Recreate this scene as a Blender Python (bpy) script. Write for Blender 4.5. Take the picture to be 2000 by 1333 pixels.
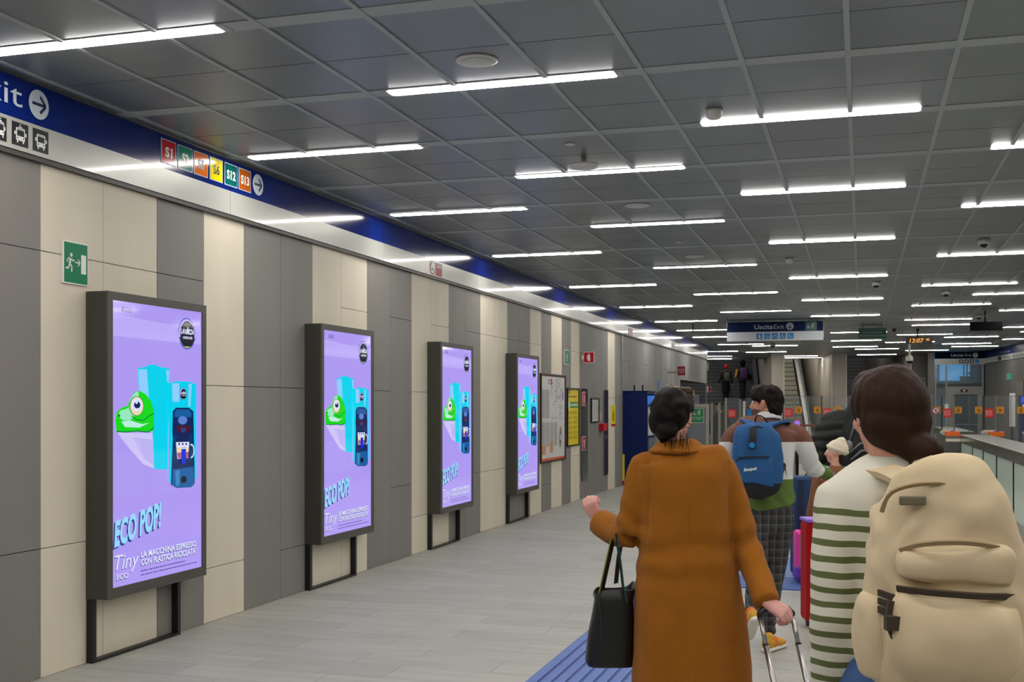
import bpy, bmesh, math, random
import numpy as np
from mathutils import Vector, Matrix, noise
for _o in list(bpy.data.objects): bpy.data.objects.remove(_o)
SC = bpy.context.scene; COL = SC.collection
# ---------------------------------------------------------------- camera
EYE = 1.6; FPX = 2250.0; YAW = math.atan(683 / FPX); HOR = 793.0
CY, SY = math.cos(YAW), math.sin(YAW)
cam = bpy.data.cameras.new('camera'); camo = bpy.data.objects.new('camera', cam); COL.objects.link(camo)
camo.location = (0, 0, EYE); camo.rotation_euler = (math.pi / 2, 0, YAW)
cam.sensor_width = 36; cam.lens = FPX / 2000 * 36; cam.shift_y = (HOR - 666.5) / 2000
cam.clip_start = 0.05; cam.clip_end = 300
SC.camera = camo
# ---------------------------------------------------------------- world, exposure
w = bpy.data.worlds.new('world'); SC.world = w; w.use_nodes = True
w.node_tree.nodes['Background'].inputs[0].default_value = (0.35, 0.42, 0.55, 1)
w.node_tree.nodes['Background'].inputs[1].default_value = 0.25
vs = SC.view_settings; vs.view_transform = 'Standard'; vs.look = 'None'; vs.exposure = 0.0; vs.gamma = 1; vs.use_curve_mapping = False
LAMP = 44.0            # radiance of the ceiling light bars
try:
    SC.cycles.max_bounces = 6; SC.cycles.diffuse_bounces = 4; SC.cycles.glossy_bounces = 3; SC.cycles.transparent_max_bounces = 8
    SC.cycles.transmission_bounces = 4; SC.cycles.sample_clamp_indirect = 4.0; SC.cycles.caustics_reflective = False; SC.cycles.caustics_refractive = False
except Exception: pass
R = math.radians
# ---------------------------------------------------------------- colour and material helpers
def lin(c):
    return tuple(((v / 255) / 12.92 if v / 255 <= 0.04045 else ((v / 255 + 0.055) / 1.055) ** 2.4) for v in c[:3]) + (1,)
MATS = {}
def mat(name, rgb, rough=0.6, metal=0.0, emit=0.0, bump=0.0, bscale=60.0, vary=0.0, vscale=3.0, coat=0.0, alpha=1.0, trans=0.0, sheen=0.0, stretch=(1, 1, 1), spec=0.5):
    if name in MATS: return MATS[name]
    m = bpy.data.materials.new(name); m.use_nodes = True; nt = m.node_tree; b = nt.nodes['Principled BSDF']
    c = lin(rgb)
    b.inputs['Base Color'].default_value = c; b.inputs['Roughness'].default_value = rough; b.inputs['Metallic'].default_value = metal
    b.inputs['Coat Weight'].default_value = coat; b.inputs['Coat Roughness'].default_value = 0.08
    b.inputs['Alpha'].default_value = alpha; b.inputs['Transmission Weight'].default_value = trans
    b.inputs['Sheen Weight'].default_value = sheen; b.inputs['Specular IOR Level'].default_value = spec
    if emit > 0:
        b.inputs['Emission Color'].default_value = c; b.inputs['Emission Strength'].default_value = emit
        b.inputs['Base Color'].default_value = (0, 0, 0, 1)
    if bump > 0 or vary > 0:
        tc = nt.nodes.new('ShaderNodeTexCoord'); mp = nt.nodes.new('ShaderNodeMapping'); mp.inputs['Scale'].default_value = stretch
        nt.links.new(tc.outputs['Object'], mp.inputs['Vector'])
        if vary > 0:
            n = nt.nodes.new('ShaderNodeTexNoise'); n.inputs['Scale'].default_value = vscale; n.inputs['Detail'].default_value = 4
            nt.links.new(mp.outputs[0], n.inputs['Vector'])
            r = nt.nodes.new('ShaderNodeMapRange'); r.inputs['From Min'].default_value = 0.3; r.inputs['From Max'].default_value = 0.7
            r.inputs['To Min'].default_value = 1 - vary; r.inputs['To Max'].default_value = 1 + vary
            nt.links.new(n.outputs['Fac'], r.inputs['Value'])
            v = nt.nodes.new('ShaderNodeVectorMath'); v.operation = 'SCALE'; v.inputs[0].default_value = c[:3]
            nt.links.new(r.outputs[0], v.inputs['Scale']); nt.links.new(v.outputs[0], b.inputs['Base Color'])
        if bump > 0:
            n2 = nt.nodes.new('ShaderNodeTexNoise'); n2.inputs['Scale'].default_value = bscale; n2.inputs['Detail'].default_value = 3
            nt.links.new(mp.outputs[0], n2.inputs['Vector'])
            bp = nt.nodes.new('ShaderNodeBump'); bp.inputs['Strength'].default_value = bump; bp.inputs['Distance'].default_value = 0.01
            nt.links.new(n2.outputs['Fac'], bp.inputs['Height']); nt.links.new(bp.outputs[0], b.inputs['Normal'])
    MATS[name] = m; return m
def screen(name, rgb, e=1.0):                      # pixels of a lit screen behind glass
    return mat('lit_' + name, rgb, rough=0.06, emit=e)
# ---------------------------------------------------------------- mesh helpers
def box(bm, x0, x1, y0, y1, z0, z1, mi=0, M=None, bev=0.0):
    r = bmesh.ops.create_cube(bm, size=1.0); vs_ = r['verts']
    bmesh.ops.transform(bm, verts=vs_, matrix=Matrix.Translation(((x0 + x1) / 2, (y0 + y1) / 2, (z0 + z1) / 2)) @ Matrix.Diagonal((abs(x1 - x0), abs(y1 - y0), abs(z1 - z0), 1)))
    fs = set(f for v in vs_ for f in v.link_faces)
    for f in fs: f.material_index = mi
    if bev > 0:
        es = set(e for f in fs for e in f.edges)
        rr = bmesh.ops.bevel(bm, geom=list(es), offset=bev, segments=2, affect='EDGES', profile=0.5)
        for f in rr['faces']: f.material_index = mi
        vs_ = list(set(v for v in rr['verts']) | set(v for f in rr['faces'] for v in f.verts) | set(v for v in vs_ if v.is_valid))
    if M is not None:
        bmesh.ops.transform(bm, verts=[v for v in vs_ if v.is_valid], matrix=M)
    return vs_
def cyl(bm, p, q, r, mi=0, n=16, r2=None, caps=True):
    p, q = Vector(p), Vector(q); d = q - p
    M = Matrix.Translation((p + q) / 2) @ d.to_track_quat('Z', 'Y').to_matrix().to_4x4()
    res = bmesh.ops.create_cone(bm, cap_ends=caps, segments=n, radius1=r, radius2=r if r2 is None else r2, depth=d.length, matrix=M)
    for f in set(f for v in res['verts'] for f in v.link_faces): f.material_index = mi; f.smooth = len(f.verts) == 4
def ball(bm, c, r, mi=0, M=None, n=16):
    if not hasattr(r, '__len__'): r = (r, r, r)
    T = Matrix.Translation(c) @ (M.to_4x4() if M is not None else Matrix.Identity(4)) @ Matrix.Diagonal((r[0], r[1], r[2], 1))
    res = bmesh.ops.create_uvsphere(bm, u_segments=n, v_segments=max(8, n // 2 + 2), radius=1, matrix=T)
    for f in set(f for v in res['verts'] for f in v.link_faces): f.material_index = mi; f.smooth = True
def lathe(bm, prof, c=(0, 0, 0), mi=0, n=24):
    rings = []
    for r, z in prof:
        rings.append([bm.verts.new((c[0] + r * math.cos(2 * math.pi * i / n), c[1] + r * math.sin(2 * math.pi * i / n), c[2] + z)) for i in range(n)])
    for a, b_ in zip(rings, rings[1:]):
        for i in range(n):
            f = bm.faces.new((a[i], a[(i + 1) % n], b_[(i + 1) % n], b_[i])); f.material_index = mi; f.smooth = True
    for rg in (rings[0], rings[-1]):
        f = bm.faces.new(rg); f.material_index = mi
def tube(bm, pts, r, mi=0, n=8):                   # round tube along a polyline
    pts = [Vector(p) for p in pts]; rings = []
    for i, p in enumerate(pts):
        t = (pts[min(i + 1, len(pts) - 1)] - pts[max(i - 1, 0)]).normalized()
        q = t.to_track_quat('Z', 'Y'); rr = r[i] if hasattr(r, '__len__') else r
        rings.append([bm.verts.new(p + q @ Vector((rr * math.cos(2 * math.pi * k / n), rr * math.sin(2 * math.pi * k / n), 0))) for k in range(n)])
    for a, b_ in zip(rings, rings[1:]):
        best = min(range(n), key=lambda s: sum((a[k].co - b_[(k + s) % n].co).length for k in range(0, n, 2)))
        for k in range(n):
            f = bm.faces.new((a[k], a[(k + 1) % n], b_[(k + 1 + best) % n], b_[(k + best) % n])); f.material_index = mi; f.smooth = True
    for rg in (rings[0], rings[-1]):
        f = bm.faces.new(rg); f.material_index = mi
def strap(bm, pts, wd, th, side, mi=0):            # flat band along a polyline; side = width direction
    pts = [Vector(p) for p in pts]; rings = []
    if len(pts) > 2 and not hasattr(wd, '__len__') and not hasattr(side[0], '__len__'):          # round the corners
        q = []
        for i in range(len(pts) - 1):
            a, b_, c, d = pts[max(i - 1, 0)], pts[i], pts[i + 1], pts[min(i + 2, len(pts) - 1)]
            for k in range(4): t = k / 4; q.append(0.5 * ((2 * b_) + (c - a) * t + (2 * a - 5 * b_ + 4 * c - d) * t * t + (3 * b_ - a - 3 * c + d) * t ** 3))
        pts = q + [pts[-1]]
    for i, p in enumerate(pts):
        t = (pts[min(i + 1, len(pts) - 1)] - pts[max(i - 1, 0)]).normalized()
        s = Vector(side[i] if hasattr(side[0], '__len__') else side); s = (s - t * s.dot(t)).normalized(); n_ = t.cross(s)
        w_ = wd[i] if hasattr(wd, '__len__') else wd
        rings.append([bm.verts.new(p + s * a * w_ / 2 + n_ * b_ * th / 2) for a, b_ in ((-1, -1), (1, -1), (1, 1), (-1, 1))])
    for a, b_ in zip(rings, rings[1:]):
        for k in range(4):
            f = bm.faces.new((a[k], a[(k + 1) % 4], b_[(k + 1) % 4], b_[k])); f.material_index = mi; f.smooth = False
    bm.faces.new(rings[0]).material_index = mi; bm.faces.new(rings[-1]).material_index = mi
def mk(name, bm, mats, parent=None, smooth=False):
    bmesh.ops.recalc_face_normals(bm, faces=bm.faces[:])
    me = bpy.data.meshes.new(name); bm.to_mesh(me); bm.free()
    for m in (mats if isinstance(mats, (list, tuple)) else [mats]): me.materials.append(m)
    if smooth:
        for p in me.polygons: p.use_smooth = True
    o = bpy.data.objects.new(name, me); COL.objects.link(o)
    if parent is not None: o.parent = parent
    return o
def tag(o, label, cat, group=None):
    o['label'] = label; o['category'] = cat
    if group: o['group'] = group
    return o
def thing(name, label, cat, loc=(0, 0, 0), rz=0, group=None):
    o = bpy.data.objects.new(name, None); COL.objects.link(o); o.location = loc; o.rotation_euler = (0, 0, rz); o.empty_display_size = 0.1
    return tag(o, label, cat, group)
def struct(o): o['kind'] = 'structure'; return o
def copy_tree(o, parent=None):
    c = o.copy(); COL.objects.link(c); c.parent = parent
    for ch in list(KIDS.get(o.name, [])): copy_tree(ch, c)
    return c
KIDS = {}
def kids(o):
    ch = [x for x in COL.objects if x.parent == o]; KIDS[o.name] = ch
    for x in ch: kids(x)
def bmn(): return bmesh.new()
# ---------------------------------------------------------------- flat art: u right, v up, n out of the surface
_TX = {}
def textmesh(body, bold=0.0, shear=0.0):
    k = (body, bold, shear)
    if k not in _TX:
        c = bpy.data.curves.new('t', 'FONT'); c.body = body; c.offset = bold; c.shear = shear; c.resolution_u = 3; c.fill_mode = 'FRONT'
        o = bpy.data.objects.new('t', c); me = bpy.data.meshes.new_from_object(o)
        vs_ = [tuple(v.co) for v in me.vertices]; fs = [tuple(p.vertices) for p in me.polygons]
        bpy.data.objects.remove(o); bpy.data.meshes.remove(me)
        x0 = min(v[0] for v in vs_); x1 = max(v[0] for v in vs_)
        y0 = 0.0; y1 = 0.69
        _TX[k] = (vs_, fs, x0, x1)
    return _TX[k]
class Art:
    def __init__(s, org, u, v, lift=0.002):
        s.o, s.u, s.v = Vector(org), Vector(u).normalized(), Vector(v).normalized(); s.n = s.u.cross(s.v); s.bm = bmesh.new(); s.mats = []; s.l = lift
    def mi(s, m):
        if m not in s.mats: s.mats.append(m)
        return s.mats.index(m)
    def P(s, a, b, k=1): return s.o + s.u * a + s.v * b + s.n * (s.l * k)
    def poly(s, pts, m, k=1):
        f = s.bm.faces.new([s.bm.verts.new(s.P(a, b, k)) for a, b in pts]); f.material_index = s.mi(m)
        if len(pts) > 4: bmesh.ops.triangulate(s.bm, faces=[f])
    def rect(s, a0, a1, b0, b1, m, k=1, r=0):
        if r <= 0: return s.poly([(a0, b0), (a1, b0), (a1, b1), (a0, b1)], m, k)
        pts = []
        for cx, cy, t0 in ((a1 - r, b0 + r, -90), (a1 - r, b1 - r, 0), (a0 + r, b1 - r, 90), (a0 + r, b0 + r, 180)):
            for i in range(5): t = R(t0 + 22.5 * i); pts.append((cx + r * math.cos(t), cy + r * math.sin(t)))
        s.poly(pts, m, k)
    def disc(s, a, b, ra, rb, m, k=1, n=28): s.poly([(a + ra * math.cos(2 * math.pi * i / n), b + rb * math.sin(2 * math.pi * i / n)) for i in range(n)], m, k)
    def line(s, pts, w_, m, k=1):
        for (a, b), (c, d) in zip(pts, pts[1:]):
            L = math.hypot(c - a, d - b)
            if L < 1e-6: continue
            x, y = -(d - b) / L * w_ / 2, (c - a) / L * w_ / 2
            s.poly([(a - x, b - y), (c - x, d - y), (c + x, d + y), (a + x, b + y)], m, k)
    def text(s, body, a, b, h_, m, k=2, w_=None, bold=0.0, shear=0.0, skew=0.0, align='l'):   # h_ capital height, w_ total width
        vs_, fs, x0, x1 = textmesh(body, bold, shear); sc = h_ / 0.69; sx = sc if w_ is None else w_ / (x1 - x0)
        W_ = (x1 - x0) * sx; off = a - (W_ / 2 if align == 'c' else 0)
        vv = [s.bm.verts.new(s.P(off + (x - x0) * sx, b + y * sc + skew * (x - x0) * sx, k)) for x, y, _ in vs_]
        i = s.mi(m)
        for f in fs:
            try: s.bm.faces.new([vv[j] for j in f]).material_index = i
            except ValueError: pass
    def fuzz(s, a0, a1, b0, b1, rows, m, k=2, fill=0.5, seed=1):      # rows of very small print
        rnd = random.Random(seed); h_ = (b1 - b0) / rows
        for i in range(rows):
            x = a0; y = b0 + i * h_
            while x < a1 - 0.002:
                w_ = min(rnd.uniform(0.4, 2.2) * h_, a1 - x)
                s.rect(x, x + w_, y + h_ * (0.5 - fill / 2), y + h_ * (0.5 + fill / 2), m, k); x += w_ + h_ * 0.45
    def done(s, name, parent=None):
        me = bpy.data.meshes.new(name); s.bm.to_mesh(me); s.bm.free()
        for m in s.mats: me.materials.append(m)
        o = bpy.data.objects.new(name, me); COL.objects.link(o)
        if parent is not None: o.parent = parent
        return o
def man_icon(A, a, b, h_, m, k=2, d=1):            # small running figure, height h_, feet at (a, b)
    q = lambda x, y: (a + d * x * h_, b + y * h_)
    A.disc(*q(0.08, 0.9), 0.1 * h_, 0.1 * h_, m, k, 12)
    A.line([q(0.03, 0.78), q(-0.05, 0.42)], 0.16 * h_, m, k)
    A.line([q(-0.05, 0.44), q(0.12, 0.28), q(0.1, 0.02)], 0.09 * h_, m, k)
    A.line([q(-0.06, 0.44), q(-0.14, 0.2), q(-0.36, 0.18)], 0.09 * h_, m, k)
    A.line([q(0.03, 0.76), q(0.2, 0.6), q(0.34, 0.64)], 0.07 * h_, m, k)
    A.line([q(0.0, 0.76), q(-0.2, 0.66), q(-0.26, 0.5)], 0.07 * h_, m, k)
def arrow(A, a, b, L, ang, m, k=2, t=0.14):
    c, s_ = math.cos(R(ang)), math.sin(R(ang)); q = lambda x, y: (a + (x * c - y * s_) * L, b + (x * s_ + y * c) * L)
    A.line([q(-0.5, 0), q(0.42, 0)], t * L, m, k); A.line([q(0.08, 0.42), q(0.5, 0), q(0.08, -0.42)], t * L, m, k)
# ---------------------------------------------------------------- shared materials
steel = mat('brushed_steel', (150, 150, 146), 0.35, 1.0, vary=0.08, vscale=8, stretch=(1, 1, 12))
chrome = mat('polished_chrome', (176, 176, 172), 0.34, 1.0)
black = mat('black_plastic', (14, 14, 15), 0.45)
darkfr = mat('dark_frame_paint', (76, 74, 68), 0.5, 0.0, bump=0.05, bscale=400)
white = mat('white_plastic', (215, 215, 208), 0.4)
gasket = mat('black_gap', (22, 22, 22), 0.8)
red = mat('sign_red', (190, 20, 42), 0.4, spec=.2)
green = mat('sign_green', (0, 122, 82), 0.4, spec=.2)
signw = mat('sign_white', (232, 235, 230), 0.35)
yellow = mat('sign_yellow', (240, 215, 0), 0.4)
navy = mat('navy_paint', (2, 26, 84), 0.4, spec=.25)
W_X = -4.607; CEIL = 3.471
# ================================================================ room shell
# floor: pale stone strips laid across the hall
def floor_mat():
    m = bpy.data.materials.new('stone_strip_floor'); m.use_nodes = True; nt = m.node_tree; b = nt.nodes['Principled BSDF']
    tc = nt.nodes.new('ShaderNodeTexCoord'); br = nt.nodes.new('ShaderNodeTexBrick')
    nt.links.new(tc.outputs['Object'], br.inputs['Vector'])
    br.inputs['Color1'].default_value = lin((168, 168, 161)); br.inputs['Color2'].default_value = lin((155, 156, 149)); br.inputs['Mortar'].default_value = lin((112, 113, 107))
    br.inputs['Scale'].default_value = 1.0; br.inputs['Mortar Size'].default_value = 0.0025; br.inputs['Mortar Smooth'].default_value = 0.3
    br.inputs['Brick Width'].default_value = 0.9; br.inputs['Row Height'].default_value = 0.298; br.inputs['Bias'].default_value = 0.0; br.offset = 0.37
    mp = nt.nodes.new('ShaderNodeMapping'); mp.inputs['Scale'].default_value = (0.7, 5, 1); nt.links.new(tc.outputs['Object'], mp.inputs['Vector'])
    n = nt.nodes.new('ShaderNodeTexNoise'); n.inputs['Scale'].default_value = 2.5; n.inputs['Detail'].default_value = 6; nt.links.new(mp.outputs[0], n.inputs['Vector'])
    r = nt.nodes.new('ShaderNodeMapRange'); r.inputs['From Min'].default_value = 0.3; r.inputs['From Max'].default_value = 0.7; r.inputs['To Min'].default_value = 0.90; r.inputs['To Max'].default_value = 1.08
    nt.links.new(n.outputs['Fac'], r.inputs['Value'])
    n3 = nt.nodes.new('ShaderNodeTexNoise'); n3.inputs['Scale'].default_value = 90; n3.inputs['Detail'].default_value = 2; nt.links.new(tc.outputs['Object'], n3.inputs['Vector'])
    r3 = nt.nodes.new('ShaderNodeMapRange'); r3.inputs['From Min'].default_value = 0.3; r3.inputs['From Max'].default_value = 0.7; r3.inputs['To Min'].default_value = 0.93; r3.inputs['To Max'].default_value = 1.06
    nt.links.new(n3.outputs['Fac'], r3.inputs['Value'])
    mu = nt.nodes.new('ShaderNodeMath'); mu.operation = 'MULTIPLY'; nt.links.new(r.outputs[0], mu.inputs[0]); nt.links.new(r3.outputs[0], mu.inputs[1])
    v = nt.nodes.new('ShaderNodeVectorMath'); v.operation = 'SCALE'; nt.links.new(br.outputs['Color'], v.inputs[0]); nt.links.new(mu.outputs[0], v.inputs['Scale'])
    nt.links.new(v.outputs[0], b.inputs['Base Color']); b.inputs['Roughness'].default_value = 0.52
    return m
bm = bmn(); box(bm, -7.5, 12, -8, 60, -0.1, 0); struct(mk('floor', bm, floor_mat()))
# ceiling: satin dark metal pans, wider light beams and thin light runners
pan = mat('dark_metal_pan', (138, 145, 150), 0.36, 0.6, vary=0.10, vscale=1.2, bump=0.03, bscale=3, stretch=(1, 1, 1))
bar_m = mat('grey_ceiling_profile', (176, 183, 183), 0.5, 0.1)
bm = bmn()
BEAM = [-5.65, -4.32, -2.98, -1.65, -0.31, 1.02, 2.36, 3.69, 5.03, 6.36, 7.70, 9.01, 10.36, 11.67, 13.55, 15.42, 17.4, 19.2, 21.2, 23.05, 25.0, 26.5, 28.3, 30.3, 31.8, 33.7, 35.4, 37.1, 39.0, 41.1, 42.9, 44.3, 46.1]
XJ = [W_X + 0.02] + [-0.07 + 0.55 * k for k in range(-8, 20)]
XJ = [x for x in XJ if x > W_X + 0.01]; XJ = [W_X] + XJ[0:]
for j, (y0, y1) in enumerate(zip(BEAM, BEAM[1:])):
    n = 2 if y1 - y0 < 1.6 else 3
    for i, (x0, x1) in enumerate(zip(XJ, XJ[1:])):
        if x1 - x0 < 0.05: continue
        for k in range(n):
            a = y0 + (y1 - y0) * k / n; b_ = y0 + (y1 - y0) * (k + 1) / n
            box(bm, x0 + 0.004, x1 - 0.004, a + 0.004, b_ - 0.004, CEIL, CEIL + 0.02)
for x0, x1 in ((W_X, 11),):
    box(bm, x0, x1, -8, 47.0, CEIL + 0.02, CEIL + 0.12, 1)
struct(mk('ceiling', bm, [pan, gasket]))
bm = bmn()
for y in BEAM: box(bm, W_X + 0.02, 11, y - 0.062, y + 0.062, CEIL - 0.004, CEIL + 0.005)
for x in XJ[1:]: box(bm, x - 0.014, x + 0.014, -6, 46.5, CEIL - 0.008, CEIL + 0.004)
struct(mk('trim_1', bm, bar_m))
# left wall: stone cladding columns between Y and heights; L light, D dark
def stone(name, rgb, v=0.05):
    return mat(name, rgb, 0.55, vary=v, vscale=2.2, bump=0.08, bscale=120, stretch=(1, 1, 0.35))
lightst = stone('pale_beige_cladding', (219, 210, 190)); darkst = stone('dark_grey_cladding', (128, 125, 120)); midst = stone('far_grey_cladding', (140, 139, 133), 0.08)
YS = 5.66
cols = []
y = YS - 0.5825 * 20
pre = 'DDDLLDLDDLLDDLLLDDLD'
k = 0
while y < YS - 0.01:
    cols.append((y, y + 0.5825, pre[k])); y += 0.5825; k += 1
stripe = [(5.66, 'L'), (6.24, 'L'), (6.825, 'D'), (7.41, 'L'), (7.985, 'D'), (8.57, 'D'), (9.155, 'L'), (9.735, 'L'), (10.32, 'D'), (10.9, 'D'), (11.48, 'L'), (12.065, 'L'), (12.64, 'D'), (13.22, 'D'), (13.80, 'L'), (14.38, 'L'), (14.96, 'D'), (15.52, 'D'), (16.08, 'L'), (16.69, 'D'), (17.27, 'L'), (17.93, 'D'), (18.53, 'L'), (19.14, 'D'), (19.72, 'D'), (20.3, 'D'), (20.87, 'D'), (21.43, 'L'), (22.08, 'M')]
for a, b_ in zip(stripe, stripe[1:]): cols.append((a[0], b_[0], a[1]))
y = 22.08
while y < 35.9: cols.append((y, min(y + 0.77, 35.97), 'M')); y += 0.77
seams = [(0.76, 2.51), (1.75,), (0.76, 2.51), (1.75, ), (0.76, 2.51), (1.75,), (0.4, 1.75)]
bm = bmn(); G = 0.0025; rnd = random.Random(4)
for i, (a, b_, t) in enumerate(cols):
    zs = [0.0] + list(seams[(i * 3 + (1 if t == 'D' else 0)) % 7]) + [3.047]
    for z0, z1 in zip(zs, zs[1:]):
        if a > 30.4:
            if z1 <= 2.29: continue
            z0 = max(z0, 2.29)
        box(bm, W_X - 0.03, W_X, a + G, b_ - G, z0 + G, z1 - G, {'L': 0, 'D': 1, 'M': 2}[t])
box(bm, W_X - 0.2, W_X - 0.03, -8, 30.5, 0, 3.6, 3); box(bm, W_X - 0.2, W_X - 0.03, 30.5, 35.97, 2.29, 3.6, 3)
struct(mk('wall_left', bm, [lightst, darkst, midst, gasket]))
# recess under the end of the left wall
rec = mat('recess_dark_wall', (72, 72, 70), 0.6)
bm = bmn(); box(bm, -7.0, W_X - 0.2, 30.4, 30.5, 0, 2.4); box(bm, -7.1, -7.0, 30.4, 48, 0, 3.5); box(bm, -7.0, W_X - 0.03, 30.5, 35.97, 2.29, 2.4)
struct(mk('wall_recess', bm, rec))
bm = bmn(); box(bm, W_X - 0.03, W_X + 0.012, 35.95, 35.99, 0, 3.05); box(bm, W_X + 0.0, W_X + 0.02, 22.72, 22.76, 1.9, 3.04); struct(mk('trim_2', bm, chrome))
# fascia: gloss blue band over satin white band, slightly proud of the stone, wavy like sheet metal
def sheet(name, rgb, rough, metal, wav, ws, coat=0.0, spec=0.5):
    m = mat(name, rgb, rough, metal, coat=coat, spec=spec); nt = m.node_tree; b = nt.nodes['Principled BSDF']
    tc = nt.nodes.new('ShaderNodeTexCoord'); mp = nt.nodes.new('ShaderNodeMapping'); mp.inputs['Scale'].default_value = (1, 0.55, 1.6)
    n = nt.nodes.new('ShaderNodeTexNoise'); n.inputs['Scale'].default_value = ws; n.inputs['Detail'].default_value = 1
    bp = nt.nodes.new('ShaderNodeBump'); bp.inputs['Strength'].default_value = wav; bp.inputs['Distance'].default_value = 0.01
    nt.links.new(tc.outputs['Object'], mp.inputs[0]); nt.links.new(mp.outputs[0], n.inputs['Vector']); nt.links.new(n.outputs['Fac'], bp.inputs['Height']); nt.links.new(bp.outputs[0], b.inputs['Normal'])
    return m
fb = sheet('gloss_blue_band', (2, 30, 112), 0.15, 0.0, 0.12, 1.6, coat=0.0); fw = sheet('satin_white_band', (190, 191, 184), 0.38, 0.30, 0.10, 1.6, coat=.35)
bm = bmn(); y = -4.0
pl = [-4.0 + 2.93 * i for i in range(14)] + [35.97]
for a, b_ in zip(pl, pl[1:]):
    box(bm, W_X - 0.01, W_X + 0.035, a + 0.0015, b_ - 0.0015, 3.226, CEIL - 0.001, 0); box(bm, W_X - 0.01, W_X + 0.035, a + 0.0015, b_ - 0.0015, 3.05, 3.226, 1)
box(bm, W_X, W_X + 0.03, -4, 35.97, 3.02, 3.046, 2)
struct(mk('trim_3', bm, [fb, fw, mat('dark_shadow_gap', (70, 68, 62), 0.5)]))
bm = bmn(); box(bm, W_X + 0.03, W_X + 0.055, -4, 35.97, CEIL - 0.014, CEIL - 0.002); struct(mk('trim_4', bm, steel))
# right wall, leaning outwards towards the camera, with the same bands
RW = Matrix.Translation((4.05, 42.4, 0)) @ Matrix.Rotation(R(6.8), 4, 'Z')   # local -Y runs back towards the camera
rwst = stone('brown_grey_cladding', (96, 92, 86))
bm = bmn()
for i in range(60):
    box(bm, 0, 0.05, -0.85 * (i + 1) + G, -0.85 * i - G, 0.0, 1.75 - G, 0, RW); box(bm, 0, 0.05, -0.85 * (i + 1) + G, -0.85 * i - G, 1.75 + G, 3.04, 0, RW)
box(bm, 0.05, 0.25, -51, 0.3, 0, 3.6, 1, RW)
struct(mk('wall_right', bm, [rwst, gasket]))
bm = bmn(); box(bm, -0.03, 0.03, -50, 0, 3.226, CEIL - 0.01, 0, RW); box(bm, -0.03, 0.03, -50, 0, 3.05, 3.226, 1, RW); struct(mk('trim_5', bm, [navy, fw]))
# wall behind the camera
bm = bmn(); box(bm, -7, 12, -6.3, -6.1, 0, 3.6); struct(mk('wall_back', bm, darkst))
# ---- stair zone in its own frame (turned 7.5 degrees)
SM = Matrix.Rotation(YAW - math.atan(370 / FPX), 4, 'Z')
pilst = stone('pale_pillar_cladding', (178, 170, 156), 0.04)
dk = mat('dark_basalt_step', (96, 98, 102), 0.5, vary=0.12, vscale=4)
bm = bmn()
box(bm, 2.48, 2.91, 42.25, 48.0, 0, 1.75 - G, 0, SM); box(bm, 2.48, 2.91, 42.25, 48.0, 1.75 + G, 3.6, 0, SM)
box(bm, 2.50, 2.89, 48.0, 58, 0, 8, 0, SM)
struct(mk('wall_pillar_left', bm, pilst))
bm = bmn(); box(bm, 4.62, 5.12, 42.6, 48.0, 0, 1.75 - G, 0, SM); box(bm, 4.62, 5.12, 42.6, 48.0, 1.75 + G, 3.6, 0, SM); box(bm, 4.64, 5.10, 48.0, 58, 0, 8, 0, SM)
struct(mk('wall_pillar_right', bm, pilst))
bm = bmn()
for px_ in (4.60, 5.10): box(bm, px_, px_ + 0.03, 42.58, 42.61, 0, 3.45, 0, SM)
box(bm, 2.90, 2.93, 42.23, 42.26, 0, 3.45, 0, SM); struct(mk('trim_6', bm, white))
bm = bmn(); box(bm, 7.35, 7.98, 42.7, 58, 0, 8, 0, SM); struct(mk('wall_pillar_dark', bm, rwst))
bm = bmn(); box(bm, 7.33, 7.36, 42.68, 42.72, 0, 3.45, 0, SM); box(bm, 7.96, 7.99, 42.68, 42.72, 0, 3.45, 0, SM); struct(mk('trim_7', bm, white))
# stairwell side, back walls and sloping roofs
bm = bmn(); box(bm, -1.9, -1.7, 46.9, 58, 0, 8, 0, SM); box(bm, -2.0, 8.2, 58, 58.2, 0, 9, 0, SM); struct(mk('wall_stairwell', bm, rec))
bm = bmn()
for x0, x1, mi_ in ((-1.9, 2.5, 0), (2.9, 4.63, 1), (5.1, 7.36, 0)):
    p = [(x0, 47.2, CEIL + 0.0), (x1, 47.2, CEIL), (x1, 58, CEIL + 5.6), (x0, 58, CEIL + 5.6)]
    vv = [bm.verts.new(SM @ Vector(q)) for q in p] + [bm.verts.new(SM @ (Vector(q) + Vector((0, 0, 0.1)))) for q in p]
    for f in ((0, 1, 2, 3), (7, 6, 5, 4), (0, 4, 5, 1), (1, 5, 6, 2), (2, 6, 7, 3), (3, 7, 4, 0)): bm.faces.new([vv[i] for i in f]).material_index = mi_
struct(mk('ceiling_stairwell', bm, [mat('stairwell_soffit', (120, 122, 122), 0.5), mat('stairwell_soffit_pale', (170, 168, 160), 0.5)]))
def stairs(name, x0, x1, ys0, n, label, m, nose):
    t = thing(name, label, 'stairs'); bm = bmn(); b2 = bmn()
    for i in range(n):
        box(bm, x0, x1, ys0 + 0.32 * i, ys0 + 0.32 * i + 0.34, 0 if i < 2 else 0.16 * (i - 1), 0.16 * (i + 1), 0, SM)
        box(b2, x0, x1, ys0 + 0.32 * i - 0.012, ys0 + 0.32 * i + 0.03, 0.16 * (i + 1) - 0.012, 0.16 * (i + 1) + 0.004, 0, SM)
    mk('flight', bm, m, t); mk('nosing', b2, nose, t); return t
nose = mat('step_nosing', (150, 152, 156), 0.5)
t = stairs('staircase', -1.7, 2.28, 47.0, 32, 'wide dark stone staircase at the far left with two people climbing it', dk, nose)
bm = bmn()
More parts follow.
